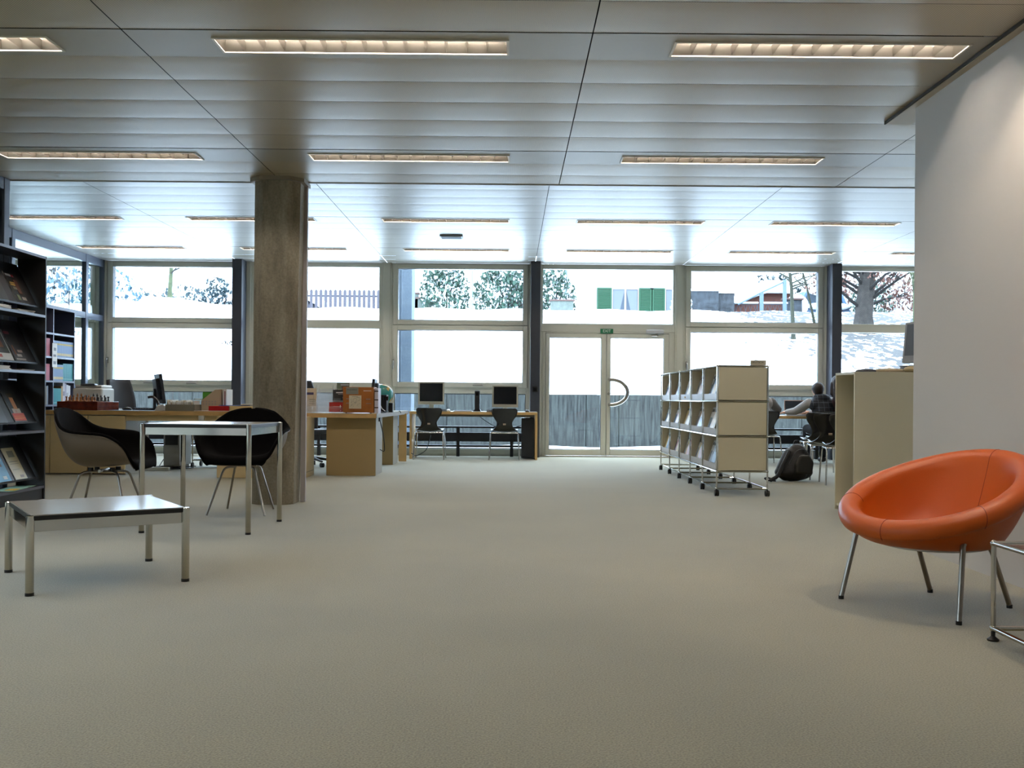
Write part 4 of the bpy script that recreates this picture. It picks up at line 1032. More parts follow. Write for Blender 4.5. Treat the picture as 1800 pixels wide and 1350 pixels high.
# computer desk by the doors
t = thing('computer_desk', 'maple desk with two monitors under the window beside the doors', 'desk', (-1.505, 14.79, 0))
zt = .712
tp = MB().box(0, 1.905, .006, .64, zt - .03, zt).build('desktop', desktop_m, t)
MB().box(0, 1.905, 0, .006, zt - .042, zt).build('edge_band', maple_m, tp)
MB().box(1.872, 1.905, 0, .62, 0, zt - .031).build('side_panel', maple_m, t)
MB().box(0.0, .033, .06, .62, 0, zt - .031).build('side_panel', maple_m, t)
MB().box(.1, 1.86, .05, .07, zt - .075, zt - .04).build('rail', mat('dark_wood_rail', '6a5f4e', .6), t)
MB().bent([(1.0, .3, zt - .05), (1.15, .25, zt - .16), (1.3, .2, zt - .24), (1.55, .25, zt - .24), (1.7, .3, zt - .2)], .005, .08).bent([(.3, .3, .35), (.25, .1, .12), (.1, .05, .04), (.03, .03, .09)], .006, .08).build('cable', black_m, t)
t = thing('computer_cabinet', 'black cabinet under the desk next to the garden doors', 'cabinet', (.165, 15.0, 0)); MB().box(0, .19, 0, .36, .02, .62).build('body', mat('black_cabinet', '16161a', .25), t, bevel=.004); MB().box(.0, .19, -.012, .0, .03, .61).build('door', mat('black_cabinet', '16161a', .25), t, bevel=.003)
# table by the window where people sit
t = thing('reading_table', 'maple edged table by the window where three people sit', 'table', (2.95, 14.60, 0))
MB().box(0, 2.6, .006, .70, .652, .69).build('tabletop', desktop_m, t); MB().box(0, 2.6, 0, .006, .648, .69).build('edge_band', maple_m, t)
for x in (.03, 2.54): MB().box(x, x + .03, .03, .66, 0, .652).build('side_panel', maple_m, t)

# ================================================================== SHELL CHAIRS
PROF = [(-.235, .405, .17), (-.20, .43, .20), (-.08, .42, .205), (.06, .41, .195), (.15, .435, .165), (.19, .495, .125), (.205, .555, .115), (.215, .62, .150), (.225, .68, .182), (.235, .735, .190), (.242, .765, .172)]
def plywood(u, v):
    y, z, w = interp([list(p) for p in PROF], v); x = (u * 2 - 1) * w; e = (u * 2 - 1) ** 2
    return (x, y - .045 * e * max(0, min(1, (z - .45) * 5)), z + .022 * e * max(0, 1 - max(0, z - .42) * 12))
def shell_chair():
    t = thing('shell_chair', 'x', 'chair')
    MB().grid(plywood, 15, 41).build('seat_shell', mat('black_plywood_shell', '1c1b1d', .2), t, solid=(.010, 0), ang=180)
    MB().tube([(-.02, .222, .53), (.02, .222, .53)], .012, 8).build('painted_highlight', mat('shell_highlight', 'a6917c', .4), t)  # pale rod painted as a highlight on the shell waist; no hole is cut
    for s in (-1, 1):
        MB().bent([(s * .225, .235, .0), (s * .205, .17, .395), (s * .205, -.17, .40), (s * .225, -.225, .0)], .0095, .05, 8).build('leg_frame', mat('bright_tube', 'c4c4c6', .25, metal=.9), t)
    MB().tube([(-.205, .12, .398), (.205, .12, .398)], .009, 8).tube([(-.205, -.12, .403), (.205, -.12, .403)], .009, 8).build('crossbar', mat('bright_tube', 'c4c4c6', .25, metal=.9), t)
    return t
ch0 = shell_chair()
seats = [(-1.205, 14.90, PI, 'black plywood shell chair pushed up to the desk, farther from the doors'),
         (-.09, 14.92, PI, 'black plywood shell chair pushed up to the desk next to the doors'),
         (3.63, 14.32, PI, 'black shell chair of the grey jumpered person beside the magazine rack'),
         (4.50, 14.30, PI, 'black shell chair under the person in the dark plaid vest'),
         (4.98, 14.28, PI, 'black shell chair under the brown haired person near the cabinet'),
         (3.86, 12.45, PI - .12, 'empty dark shell chair, farthest of the three behind the backpack'),
         (3.70, 11.62, PI - .15, 'empty dark shell chair, middle one of the three behind the backpack'),
         (3.66, 10.92, PI - .15, 'empty dark shell chair nearest the pale cabinet')]
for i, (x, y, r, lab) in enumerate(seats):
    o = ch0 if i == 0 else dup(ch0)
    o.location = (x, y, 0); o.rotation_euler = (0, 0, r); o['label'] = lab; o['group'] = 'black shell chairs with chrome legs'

# office chairs
def office_chair(lab, loc, rz):
    t = thing('office_chair', lab, 'chair', (loc[0], loc[1], 0), rz, 'black office chairs behind the desks')
    fm = mat('dark_office_fabric', '2c2d33', .6)
    MB().grid(lambda u, v: ((u * 2 - 1) * (.235 - .06 * v * v), .20 + .05 * v - .05 * (u * 2 - 1) ** 2 - .04 * math.sin(v * PI), .50 + .62 * v), 13, 15).build('backrest', fm, t, solid=(.045, 0), ang=180, bevel=0)
    MB().box(-.23, .23, -.24, .22, .43, .49).build('seat', fm, t, bevel=.02)
    MB().tube([(0, 0, .12), (0, 0, .43)], .028, 12).build('gas_column', black_m, t)
    MB().bent([(0, .05, .43), (0, .27, .43), (0, .27, .62)], .02, .06).build('back_bracket', black_m, t)
    for i in range(5):
        a = 2 * PI * i / 5 + .3; c, s = math.cos(a), math.sin(a)
        lg = MB().tube([(0, 0, .12), (c * .29, s * .29, .075)], 1, 8, rs=[.026, .014]).build('base_arm', black_m, t)
        MB().tube([(c * .29 - s * .022, s * .29 + c * .022, .03), (c * .29 + s * .022, s * .29 - c * .022, .03)], .03, 14).build('caster', black_m, lg)
    return t
office_chair('dark high backed office chair beside the grey printer', (-5.12, 13.35), 1.05)
office_chair('dark office chair behind the L shaped counter, its caster showing', (-2.62, 13.1), 2.6)

# ================================================================== THINGS ON THE LONG DESK
t = thing('printer', 'pale grey laser printer behind the chess box', 'printer', (-5.42, 12.95, .74))
pm = mat('printer_plastic', 'bfbdb6', .45)
MB().box(-.19, .19, -.2, .2, 0, .26).build('body', pm, t, bevel=.02)
MB().box(-.17, .17, -.18, .18, .255, .30).build('top_cover', pm, t, bevel=.018)
MB().prism([(-.10, .30), (.10, .30), (.08, .318), (-.08, .318)], -.19, -.10, 'y').build('handle_recess', mat('printer_dark', '4c4d50', .4), t, bevel=.003)
MB().box(-.012, .012, -.203, -.199, .12, .145).build('badge', mat('printer_dark', '4c4d50', .4), t)
MB().box(-.17, .17, -.204, -.2, .03, .036).build('tray_gap', mat('printer_dark', '4c4d50', .4), t)
t = thing('side_desk', 'low desk against the partition carrying the printer', 'desk', (-5.80, 12.68, 0)); MB().box(0, .62, 0, .6, .705, .74).build('desktop', desktop_m, t)
for x in (.03, .58):
    for y in (.05, .55): MB().tube([(x, y, 0), (x, y, .705)], .02, 10).build('leg', satin_m, t)
# chess box
cx = thing('chess_box', 'reddish wooden chess box on the long desk', 'box', (-4.97, 11.72, DZ), math.radians(-14))
wm = mat('red_mahogany', '6b2a1a', .25, noise=(14, .35), coat=.3)
MB().box(-.27, .27, -.20, .20, 0, .10).build('box', wm, cx, bevel=.004)
b = MB(); b2 = MB()
for i in range(8):
    for j in range(8):
        (b if (i + j) % 2 else b2).box(-.20 + i * .05, -.15 + i * .05, -.18 + j * .045, -.135 + j * .045, .10, .103)
b.build('dark_squares', mat('dark_square', '3a1a10', .3), cx); b2.build('light_squares', mat('light_square', 'b98a55', .3), cx)
MB().box(-.271, .271, -.201, .201, .048, .050).build('lid_line', mat('dark_square', '3a1a10', .3), cx)
PR = {'pawn': [(.013, 0), (.014, .005), (.007, .012), (.0055, .028), (.009, .030), (.006, .033), (.0085, .040), (.006, .047), (.001, .049)],
      'bishop': [(.015, 0), (.016, .006), (.008, .014), (.006, .042), (.011, .045), (.007, .049), (.010, .058), (.004, .070), (.003, .074), (.001, .075)],
      'rook': [(.015, 0), (.016, .006), (.009, .014), (.008, .040), (.013, .043), (.013, .055), (.001, .055)],
      'king': [(.016, 0), (.017, .007), (.009, .016), (.007, .056), (.014, .060), (.009, .064), (.013, .078), (.005, .082), (.004, .094), (.001, .095)]}
lw, dw = mat('light_chess_wood', 'b5743f', .35), mat('dark_chess_wood', '15100f', .3)
pz = {}
for side, m_, y in (('light', lw, -.155), ('dark', dw, .13)):
    for i in range(8):
        for k, (kind, dy) in enumerate(((['rook', 'bishop', 'bishop', 'king', 'king', 'bishop', 'bishop', 'rook'][i], 0), ('pawn', .045 if side == 'light' else -.045))):
            key = (side, kind)
            loc = cx.matrix_basis @ Vector((-.175 + i * .05 + (0 if side == 'light' else .0), y + dy, .103))
            e = Vector((-4.97, 11.72, DZ)) + Matrix.Rotation(math.radians(-14), 3, 'Z') @ Vector((-.175 + i * .05, y + dy, .103))
            lab = '%s wooden chess %s standing on the reddish box' % ('light brown' if side == 'light' else 'black', kind)
            if key in pz: o = pz[key].copy(); COL.objects.link(o)
            else:
                pz[key] = o = MB().lathe(PR[kind], (0, 0, 0), 12).build('chess_' + kind, m_)
            o.location = e; tag(o, lab, 'chess piece', '%s chess %ss' % (side, kind))
# mouse / keyboard, papers
t = thing('computer_mouse', 'black computer mouse next to the chess box', 'mouse', (-4.52, 11.75, DZ)); MB().ball((0, 0, .012), .055, 16, 8, rz=.026, ry=.035).build('body', black_m, t); MB().box(-.002, .002, -.03, .01, .03, .038).build('wheel', satin_m, t)
def keyboard(lab, loc, rz, m):
    t = thing('keyboard', lab, 'keyboard', loc, rz); MB().prism([(-.075, 0), (.075, 0), (.075, .024), (-.075, .012)], -.21, .21, 'x').build('base', m, t, bevel=.002)
    b = MB()
    for i in range(14):
        for j in range(5): b.obox(Matrix.Translation((-.195 + i * .03, -.055 + j * .027, .018 + j * .0022)), .026, .022, .008)
    b.build('keys', m, t)
keyboard('black keyboard in front of the dark monitor on the long desk', (-4.30, 11.95, DZ), .1, black_m)
flat('paper', 'blue and white papers on the long desk beside the mouse', 'papers', (-4.38, 11.58, DZ), .5, .22, 2, .002, [white_m, mat('blue_paper', '6f93c4', .7)], .05)
# dark monitor seen from behind
def monitor(lab, loc, rz, w, h, bez, disp, hbase, tilt=-6, depth=.05, arm=False, note=None):
    t = thing('monitor', lab, 'monitor', loc, rz)
    m = Matrix.Translation((0, 0, hbase + h / 2)) @ Matrix.Rotation(math.radians(tilt), 4, 'X')
    MB().obox(m, w, depth * .5, h).build('bezel', bez, t, bevel=.004)
    MB().obox(m @ Matrix.Translation((0, depth * .45, 0)), w * .72, depth * .7, h * .72).build('back_housing', bez if bez is not black_m else black_m, t, bevel=.012)
    MB().obox(m @ Matrix.Translation((0, -depth * .252, .012)), w - .05, .002, h - .07).build('display', disp, t)
    MB().lathe([(.11, 0), (.11, .008), (.05, .014)], (0, .04, 0), 24).build('base', bez, t)
    MB().box(-.035, .035, .045, .075, .01, hbase + h * .5).build('stand', bez, t, bevel=.004)
    if note: MB().obox(m @ Matrix.Translation((note, -depth * .256, -h / 2 + .018)), .16, .002, .012).build('label_strip', mat('yellow_label', 'd9cf4a', .6), t)
    return t
monitor('dark monitor on the long desk seen from its back and side', (-4.27, 12.12, DZ), math.radians(118), .42, .36, mat('slate_plastic', '262a31', .35), blackgl_m, .08, -8, .07)
t = thing('telephone', 'black curved handset on a white base on the long desk', 'telephone', (-4.13, 11.62, DZ))
MB().bent([(-.10, 0, .155), (-.05, 0, .165), (.0, 0, .13), (.035, 0, .03)], .016, .05, 10).build('handset', mat('brown_black', '2b2522', .35), t)
MB().prism([(-.01, 0), (.12, 0), (.12, .05), (.09, .075), (.03, .065)], -.06, .08, 'y').build('base', mat('phone_white', 'd9d7d4', .4), t, bevel=.008)
t = thing('card_tray', 'grey open box filled with index cards on the long desk', 'box', (-3.80, 11.58, DZ), -.02)
gm = mat('grey_box_board', '7e7a6e', .6)
MB().box(-.17, .17, -.13, -.125, 0, .075).box(-.17, .17, .125, .13, 0, .075).box(-.17, -.165, -.13, .13, 0, .075).box(.165, .17, -.13, .13, 0, .075).box(-.17, .17, -.13, .13, 0, .004).build('tray', gm, t)
rr = random.Random(8); b, b2 = MB(), MB()
for i in range(34): (b if i % 5 else b2).obox(Matrix.Translation((-.155 + i * .0095, rr.uniform(-.02, .02), .055 + rr.uniform(0, .03))) @ Matrix.Rotation(rr.uniform(-.15, .15), 4, 'Y'), .003, .20, .09)
b.build('cards', white_m, t); b2.build('divider_cards', mat('manila', 'b3a184', .7), t)
t = thing('magazine_file', 'beige cardboard magazine file with slanted front on the long desk', 'file', (-3.49, 11.70, DZ))
cb = mat('beige_cardboard', 'b8a88c', .7)
MB().prism([(-.13, 0), (.11, 0), (.11, .255), (.03, .25), (-.13, .12)], -.05, -.046, 'y').prism([(-.13, 0), (.11, 0), (.11, .255), (.03, .25), (-.13, .12)], .046, .05, 'y').box(.106, .11, -.05, .05, 0, .255).box(-.13, .11, -.05, .05, 0, .004).box(-.13, -.126, -.05, .05, 0, .12).build('box', cb, t)
b = MB()
for k in range(3):
    for i in range(5): b.box(-.115 + i * .035, -.095 + i * .035, -.0506, -.05, .07 + k * .02, .076 + k * .02)
b.build('print', mat('grey_print', '8a8c90', .7), t)
MB().box(-.12, .04, -.03, .03, .006, .22).build('contents', mat('green_cover', '4f9a2e', .6), t)
t = thing('binder', 'white binder with red lettering beside the beige magazine file', 'binder', (-3.345, 11.70, DZ)); MB().box(-.018, .022, -.05, .2, 0, .255).build('cover', white_m, t, bevel=.002); MB().box(-.004, .008, -.0508, -.05, .03, .235).build('spine_print', mat('red_print', '8c4a4c', .6), t)
t = thing('box', 'red flat box in front of the beige magazine file', 'box', (-3.355, 11.50, DZ + .008)); MB().box(-.115, .115, -.06, .1, 0, .048).build('body', mat('red_box', 'b5161c', .4), t, bevel=.003); MB().box(-.117, .117, -.062, .102, .048, .053).build('lid', mat('red_box', 'b5161c', .4), t)
t = thing('box', 'cream wooden tray box next to the red box on the long desk', 'box', (-3.08, 11.50, DZ)); MB().box(-.15, .17, -.06, .22, 0, .062).build('body', mat('cream_wood_box', 'c9b07c', .5), t, bevel=.003); MB().box(.135, .139, -.0605, -.06, 0, .062).build('joint', mat('tan_front', 'a68e62', .5), t)
flat('folder', 'blue folder lying across the red box and cream tray', 'folder', (-3.22, 11.62, DZ + .0625), .32, .16, 2, .004, [mat('folder_blue', '3854a8', .5), mat('folder_blue2', '4a68b8', .5)], .0)
flat('paper', 'loose white papers on top of the cream tray box', 'papers', (-3.02, 11.58, DZ + .071), .2, .2, 5, .003, [white_m, mat('manila', 'b3a184', .7)], .1)
flat('paper', 'flat stack of white forms under the red box', 'papers', (-3.42, 11.50, DZ), .42, .17, 3, .0026, [white_m, mat('pinkish_paper', 'c9a0a0', .7)], .02)
t = thing('catalogue_box', 'dark grey small file box behind the card tray', 'box', (-3.62, 11.85, DZ)); MB().box(-.02, .06, -.1, .1, 0, .13).build('body', mat('slate_file', '5a5f66', .5), t, bevel=.003); MB().box(-.12, .10, -.09, .1, .13, .142).build('papers', white_m, t)
# under the long desk: computer, trolley, bin
t = thing('computer_tower', 'grey computer housing under the long desk', 'computer', (-4.30, 12.35, 0)); MB().box(0, .2, 0, .45, .04, .48).build('case', mat('grey_case', '8e8d88', .5), t, bevel=.005); MB().box(.02, .18, -.004, 0, .3, .42).build('front_bezel', black_m, t)
for x in (.03, .17): MB().box(x - .01, x + .01, .02, .43, 0, .04).build('foot', black_m, t)
t = thing('trolley', 'small chrome wire trolley on black wheels under the long desk', 'trolley', (-4.02, 12.6, 0))
b = MB()
for x in (0, .14, .28, .42): b.tube([(x, 0, .08), (x, 0, .62)], .009, 8)
for z in (.1, .36, .62): b.tube([(0, 0, z), (.42, 0, z)], .009, 8).tube([(0, .35, z), (.42, .35, z)], .009, 8).tube([(0, 0, z), (0, .35, z)], .009, 8).tube([(.42, 0, z), (.42, .35, z)], .009, 8)
b.tube([(0, .35, .08), (0, .35, .62)], .009, 8).tube([(.42, .35, .08), (.42, .35, .62)], .009, 8); b.build('frame', chrome_m, t)
MB().box(.01, .41, .01, .34, .36, .375).box(.01, .41, .01, .34, .1, .115).build('shelf', mat('grey_case', '8e8d88', .5), t)
for x in (0, .42):
    for y in (0, .35): MB().tube([(x - .012, y, .036), (x + .012, y, .036)], .036, 14).tube([(x, y, .05), (x, y, .09)], .006, 6).build('wheel', black_m, t)
t = thing('cable_bundle', 'tangled black cables on the floor under the long desk', 'cable', (-4.45, 12.2, 0))
rr = random.Random(5); b = MB()
for i in range(6):
    pts = [(rr.uniform(0, .5), rr.uniform(0, .4), .008 + i * .006) for _ in range(4)]; b.bent(pts, .006, .12, 6)
b.bent([(.3, .3, .6), (.25, .2, .3), (.1, .15, .04)], .005, .1, 6).build('cables', black_m, t); MB().box(.0, .3, -.1, -.04, 0, .04).build('power_strip', white_m, t, bevel=.005)

# ================================================================== THINGS ON THE RIGHT COUNTER
Z2 = DZ - .012
t = thing('leaflet_holder', 'clear stepped plastic leaflet holder on the right counter', 'holder', (-2.17, 11.60, Z2))
clear = bpy.data.materials.new('clear_acrylic'); clear.use_nodes = True
_n, _l = clear.node_tree.nodes, clear.node_tree.links
_p = _n['Principled BSDF']; _p.inputs['Base Color'].default_value = lin('eef1f8'); _p.inputs['Roughness'].default_value = .1
_t = _n.new('ShaderNodeBsdfTransparent'); _mx = _n.new('ShaderNodeMixShader'); _mx.inputs[0].default_value = .13
_l.new(_t.outputs[0], _mx.inputs[1]); _l.new(_p.outputs[0], _mx.inputs[2]); _l.new(_mx.outputs[0], _n['Material Output'].inputs[0])
b = MB().box(-.32, .30, 0, .30, 0, .006)
for k in range(4): b.box(-.32, .30, .02 + k * .07, .024 + k * .07, .0, .08 + k * .07)
for x in (-.32, -.15, -.11, .05, .09, .28): b.prism([(0, 0), (.30, 0), (.30, .33), (.26, .33), (0, .08)], x, x + .004, 'x')
b.build('holder', clear, t)
def leaflet(lab, x, y, z, w, h, col, prints=(), lean=.12, cat='leaflet'):
    t = thing('leaflet', lab, cat, (x, y, z), rot=(-lean, 0, 0), group='leaflets in the clear holder')
    MB().box(-w / 2, w / 2, 0, .006, 0, h).build('sheet', mat('leaflet_' + col, col, .5), t)
    for (x0, x1, z0, z1, c) in prints: MB().box(-w / 2 + x0 * w, -w / 2 + x1 * w, -.0012, 0, z0 * h, z1 * h).build('print', mat('leaflet_' + c, c, .5), t)
leaflet('cream leaflet stack with a purple mark beside the concrete column', -2.36, 11.72, Z2 + .012, .14, .28, 'cdbba0', [(0, .75, .72, .82, '3d3560'), (.4, .9, .50, .54, '9b8f76'), (.4, .9, .42, .45, '9b8f76'), (.4, .9, .34, .37, '9b8f76')])
leaflet('colourful collage leaflet at the top of the clear holder', -2.00, 11.86, Z2 + .16, .15, .20, '6f7a62', [(.1, .4, .2, .6, 'b9b08a'), (.4, .8, .5, .8, '6a4a3c'), (.7, .98, .1, .5, 'b58a4a'), (.3, .95, .84, .92, 'b5b2b8')])
leaflet('dark leaflet with stars in the middle of the clear holder', -2.02, 11.72, Z2 + .075, .155, .20, '26262c', [(.25, .95, .80, .86, 'c9c4c4'), (.4, .95, .72, .75, '9a9296'), (.1, .6, .3, .5, '4a5158'), (.15, .3, .12, .2, 'c79a6a'), (.75, .85, .5, .57, '8d9094'), (.5, .9, .1, .3, '3c4248')])
leaflet('red leaflet with a white star in front of the dark one', -2.04, 11.62, Z2 + .012, .16, .115, 'b8241c', [(.3, .75, .55, .58, 'd8b8b0'), (.80, .84, .42, .72, 'ecdcd8'), (.74, .90, .55, .59, 'ecdcd8'), (.82, .88, .1, .2, 'd8b8b0')])
leaflet('brown booklet behind the dark leaflet', -1.96, 11.80, Z2 + .03, .14, .24, '8a6d50', [(.6, .95, .5, .8, '1c1a1c')])
# orange wooden box with rails, label plate and note
t = thing('wooden_box', 'orange brown wooden drop box with a handwritten note on its front', 'box', (-1.765, 11.53, Z2), 0)
ow = mat('orange_pine', 'b0682c', .45, noise=(10, .12))
MB().box(-.178, .178, 0, .26, .008, .305).build('body', ow, t, bevel=.003)
b = MB().box(-.135, -.07, -.004, 0, .262, .270).box(.06, .15, -.004, 0, .258, .266); b.build('white_bar', white_m, t)
b = MB().box(-.14, -.11, -.004, 0, .165, .172).box(.09, .14, -.006, 0, .162, .170).box(-.14, -.11, -.004, 0, .115, .122).box(.09, .15, -.004, 0, .112, .118); b.build('metal_clip', satin_m, t)
MB().box(-.14, .0, -.008, 0, .222, .300).build('label_plate', mat('grey_label_plate', '8b8b82', .5), t)
text('lettering', 'Arbeitsblätter', .021, mat('dark_ink', '2c3030', .7), t, (-.070, -.0095, .274), FACE_CAM, .0003)
nt = MB().box(-.105, .035, -.012, 0, .055, .208).build('note', mat('cream_note', 'd8cdb4', .8), t)
rr = random.Random(11); b = MB()
for i in range(26):
    x, z = rr.uniform(-.085, .02), rr.uniform(.068, .165); b.tube([(x, -.0125, z), (x + rr.uniform(-.02, .02), -.0125, z + rr.uniform(-.014, .014))], .0009, 4)
for k in range(2): b.tube([(-.07 + k * .05, -.0125, .196 - k * .012), (.0 + k * .02, -.0125, .194 - k * .012)], .0016, 4)
b.tube([(-.035 + .022 * math.cos(a), -.0125, .15 + .026 * math.sin(a)) for a in [i * .5 for i in range(13)]], .001, 4)
b.build('scribble', mat('dark_ink', '2c3030', .7), nt)
for x in (-.15, .13): MB().box(x, x + .02, .02, .04, 0, .008).build('foot', black_m, t)
t = thing('binder', 'white binder with black bands beside the orange wooden box', 'binder', (-1.555, 11.55, Z2)); MB().box(-.024, .018, 0, .24, 0, .295).build('cover', mat('lilac_white', 'd5d0e0', .5), t, bevel=.002)
for z in (.062, .152, .252): MB().box(-.025, .019, -.002, 0, z, z + .012).build('band', mat('dark_maroon', '2a1216', .5), t)
monitor('black monitor seen edge on behind the orange wooden box', (-1.66, 12.08, Z2), math.radians(-87), .40, .34, mat('slate_plastic', '262a31', .35), blackgl_m, .07, -4, .07)
t = thing('computer_tower', 'black upright computer housing beside the globe', 'computer', (-1.58, 12.35, Z2)); MB().box(-.03, .04, 0, .2, 0, .22).build('case', black_m, t, bevel=.006); MB().box(.01, .06, -.003, 0, .15, .20).build('front_bezel', blackgl_m, t)
t = thing('office_supplies_box', 'small black box with a green packet beside the globe', 'box', (-1.555, 12.60, Z2)); MB().box(0, .06, 0, .1, 0, .12).build('body', black_m, t, bevel=.004); MB().box(-.03, .01, -.006, 0, .08, .17).build('green_packet', mat('lime_green', '8fc04a', .5), t)
t = thing('globe', 'blue green globe with tan continents on the right counter', 'globe', (-1.64, 12.75, Z2))
gm_, n, l, bb = nodes_of('globe_print', '3f9a8e', .2)
tc_ = n.new('ShaderNodeTexCoord'); k_ = n.new('ShaderNodeTexNoise'); k_.inputs['Scale'].default_value = 7; k_.inputs['Detail'].default_value = 5; l.new(tc_.outputs['Object'], k_.inputs['Vector'])
r_ = n.new('ShaderNodeValToRGB'); r_.color_ramp.elements[0].position = .52; r_.color_ramp.elements[0].color = lin('2f8a84'); r_.color_ramp.elements[1].position = .55; r_.color_ramp.elements[1].color = lin('c2a765')
l.new(k_.outputs['Fac'], r_.inputs[0]); l.new(r_.outputs[0], bb.inputs['Base Color'])
MB().ball((0, 0, .225), .135, 40, 24).build('sphere', gm_, t)
MB().tube([(.142 * math.sin(a), 0, .225 + .142 * math.cos(a)) for a in [.2 + i * .18 for i in range(17)]], .005, 6).build('meridian_arm', mat('clear_arm', 'd8dad8', .2), t)
MB().lathe([(.075, 0), (.075, .012), (.02, .03), (.015, .09)], (0, 0, 0), 24).build('base', mat('clear_arm', 'd8dad8', .2), t)
t = thing('cable_bundle', 'black and white cables running over the counter edge', 'cable', (-1.60, 12.1, Z2)); MB().bent([(.0, .1, .012), (.05, .5, .008), (.03, 1.1, .01), (.09, 1.5, .006), (.095, 1.55, -.02)], .006, .1, 6).build('black_cable', black_m, t)
MB().bent([(-.02, .0, .2), (.02, .05, .06), (.05, .3, .008), (.06, .8, .012), (.09, 1.3, .008)], .005, .1, 6).build('white_cable', white_m, t)

# ================================================================== THINGS ON THE COMPUTER DESK
bz = mat('beige_monitor_plastic', 'aca796', .4)
scr = mat('dark_screen', '14171d', .12)
monitor('beige framed monitor with dark screen, farther from the garden doors', (-1.205, 15.10, zt), PI * 0, .395, .345, bz, scr, .10, -3, .05, note=-.0)
monitor('beige framed monitor with dark screen next to the garden doors', (-.085, 15.10, zt), 0, .395, .335, bz, scr, .065, -3, .05, note=-.0)
t = thing('computer_tower', 'slim black upright computer between the two beige monitors', 'computer', (-.51, 15.12, zt)); MB().box(-.038, .038, 0, .22, .012, .315).build('case', black_m, t, bevel=.006); MB().prism([(-.06, 0), (.06, 0), (.045, .03), (-.045, .03)], .0, .2, 'y').build('base', black_m, t); MB().box(-.02, .02, -.002, 0, .24, .29).build('front_bezel', blackgl_m, t)
keyboard('grey keyboard under the monitor farther from the garden doors', (-1.12, 14.92, zt), 0, mat('grey_keys', '55585c', .5))
keyboard('dark keyboard under the monitor next to the garden doors', (-.15, 14.92, zt), 0, mat('grey_keys', '55585c', .5))
t = thing('computer_mouse', 'white computer mouse on the desk between the monitors', 'mouse', (-.93, 14.88, zt)); MB().ball((0, 0, .012), .032, 14, 8, rz=.024, ry=.05).build('body', white_m, t); MB().box(-.003, .003, -.035, -.01, .03, .036).build('wheel', satin_m, t)
t = thing('computer_mouse', 'dark computer mouse at the desk end near the garden doors', 'mouse', (.25, 14.90, zt)); MB().ball((0, 0, .012), .032, 14, 8, rz=.024, ry=.05).build('body', black_m, t); MB().box(-.003, .003, -.035, -.01, .03, .036).build('wheel', satin_m, t)
flat('paper', 'open white papers on the desk between the two monitors', 'papers', (-.72, 14.95, zt), .26, .2, 4, .004, [white_m, mat('grey_paper', 'a9acb2', .7)], .15)

# ================================================================== LAPTOP, BACKPACK
t = thing('laptop', 'open laptop with dark screen on the reading table', 'laptop', (4.27, 14.86, .69), -.12)
MB().box(-.16, .16, -.11, .11, 0, .018).build('keyboard_base', mat('laptop_grey', '8c8a88', .4), t, bevel=.003)
m = Matrix.Translation((0, .135, .125)) @ Matrix.Rotation(math.radians(-14), 4, 'X')
MB().obox(m, .32, .010, .22).build('lid', mat('laptop_copper', '9a7a6a', .35), t, bevel=.003); MB().obox(m @ Matrix.Translation((0, -.006, 0)), .295, .002, .19).build('display', mat('laptop_screen', '232a34', .15), t)
t = thing('backpack', 'black backpack slumped on the carpet beside the magazine rack', 'backpack', (3.22, 11.30, 0), .25)
bpm = mat('black_nylon', '121114', .6, bump=(50, .25))
b = MB()
b.caps((-.03, 0, .13), (.05, .02, .32), .135, .105, 16).caps((-.09, 0, .12), (-.02, .02, .28), .12, .10, 14).caps((.10, 0, .12), (.10, .02, .27), .11, .10, 14).ball((0, 0, .10), .23, 20, 12, rz=.10, ry=.15).caps((.02, -.09, .10), (.05, -.07, .24), .085, .07, 14)
b.build('body', bpm, t, remesh=.010, smooth_it=6)
MB().prism([(-.08, .10), (.13, .08), (.15, .22), (.10, .30), (-.02, .30), (-.08, .2)], -.19, -.14, 'y').build('front_pocket', mat('dark_olive_nylon', '1d1a15', .55), t, bevel=.03, segs=4)
MB().bent([(-.10, -.08, .34), (-.19, -.10, .20), (-.27, -.12, .06), (-.36, -.12, .02)], .022, .08, 8).build('shoulder_strap', bpm, t)
MB().bent([(-.30, -.1, .03), (-.38, -.1, .05), (-.44, -.12, .045), (-.40, -.14, .02), (-.30, -.13, .015)], .008, .03, 8).build('strap_loop', bpm, t)
MB().bent([(.03, .06, .40), (.04, .05, .455), (.09, .05, .455), (.10, .05, .40)], .009, .03, 8).build('grab_handle', bpm, t)
MB().bent([(-.12, -.10, .20), (-.04, -.12, .36), (.10, -.10, .37), (.17, -.10, .22)], .004, .08, 6).build('zip', mat('zip_grey', '3a3a3e', .4), t)

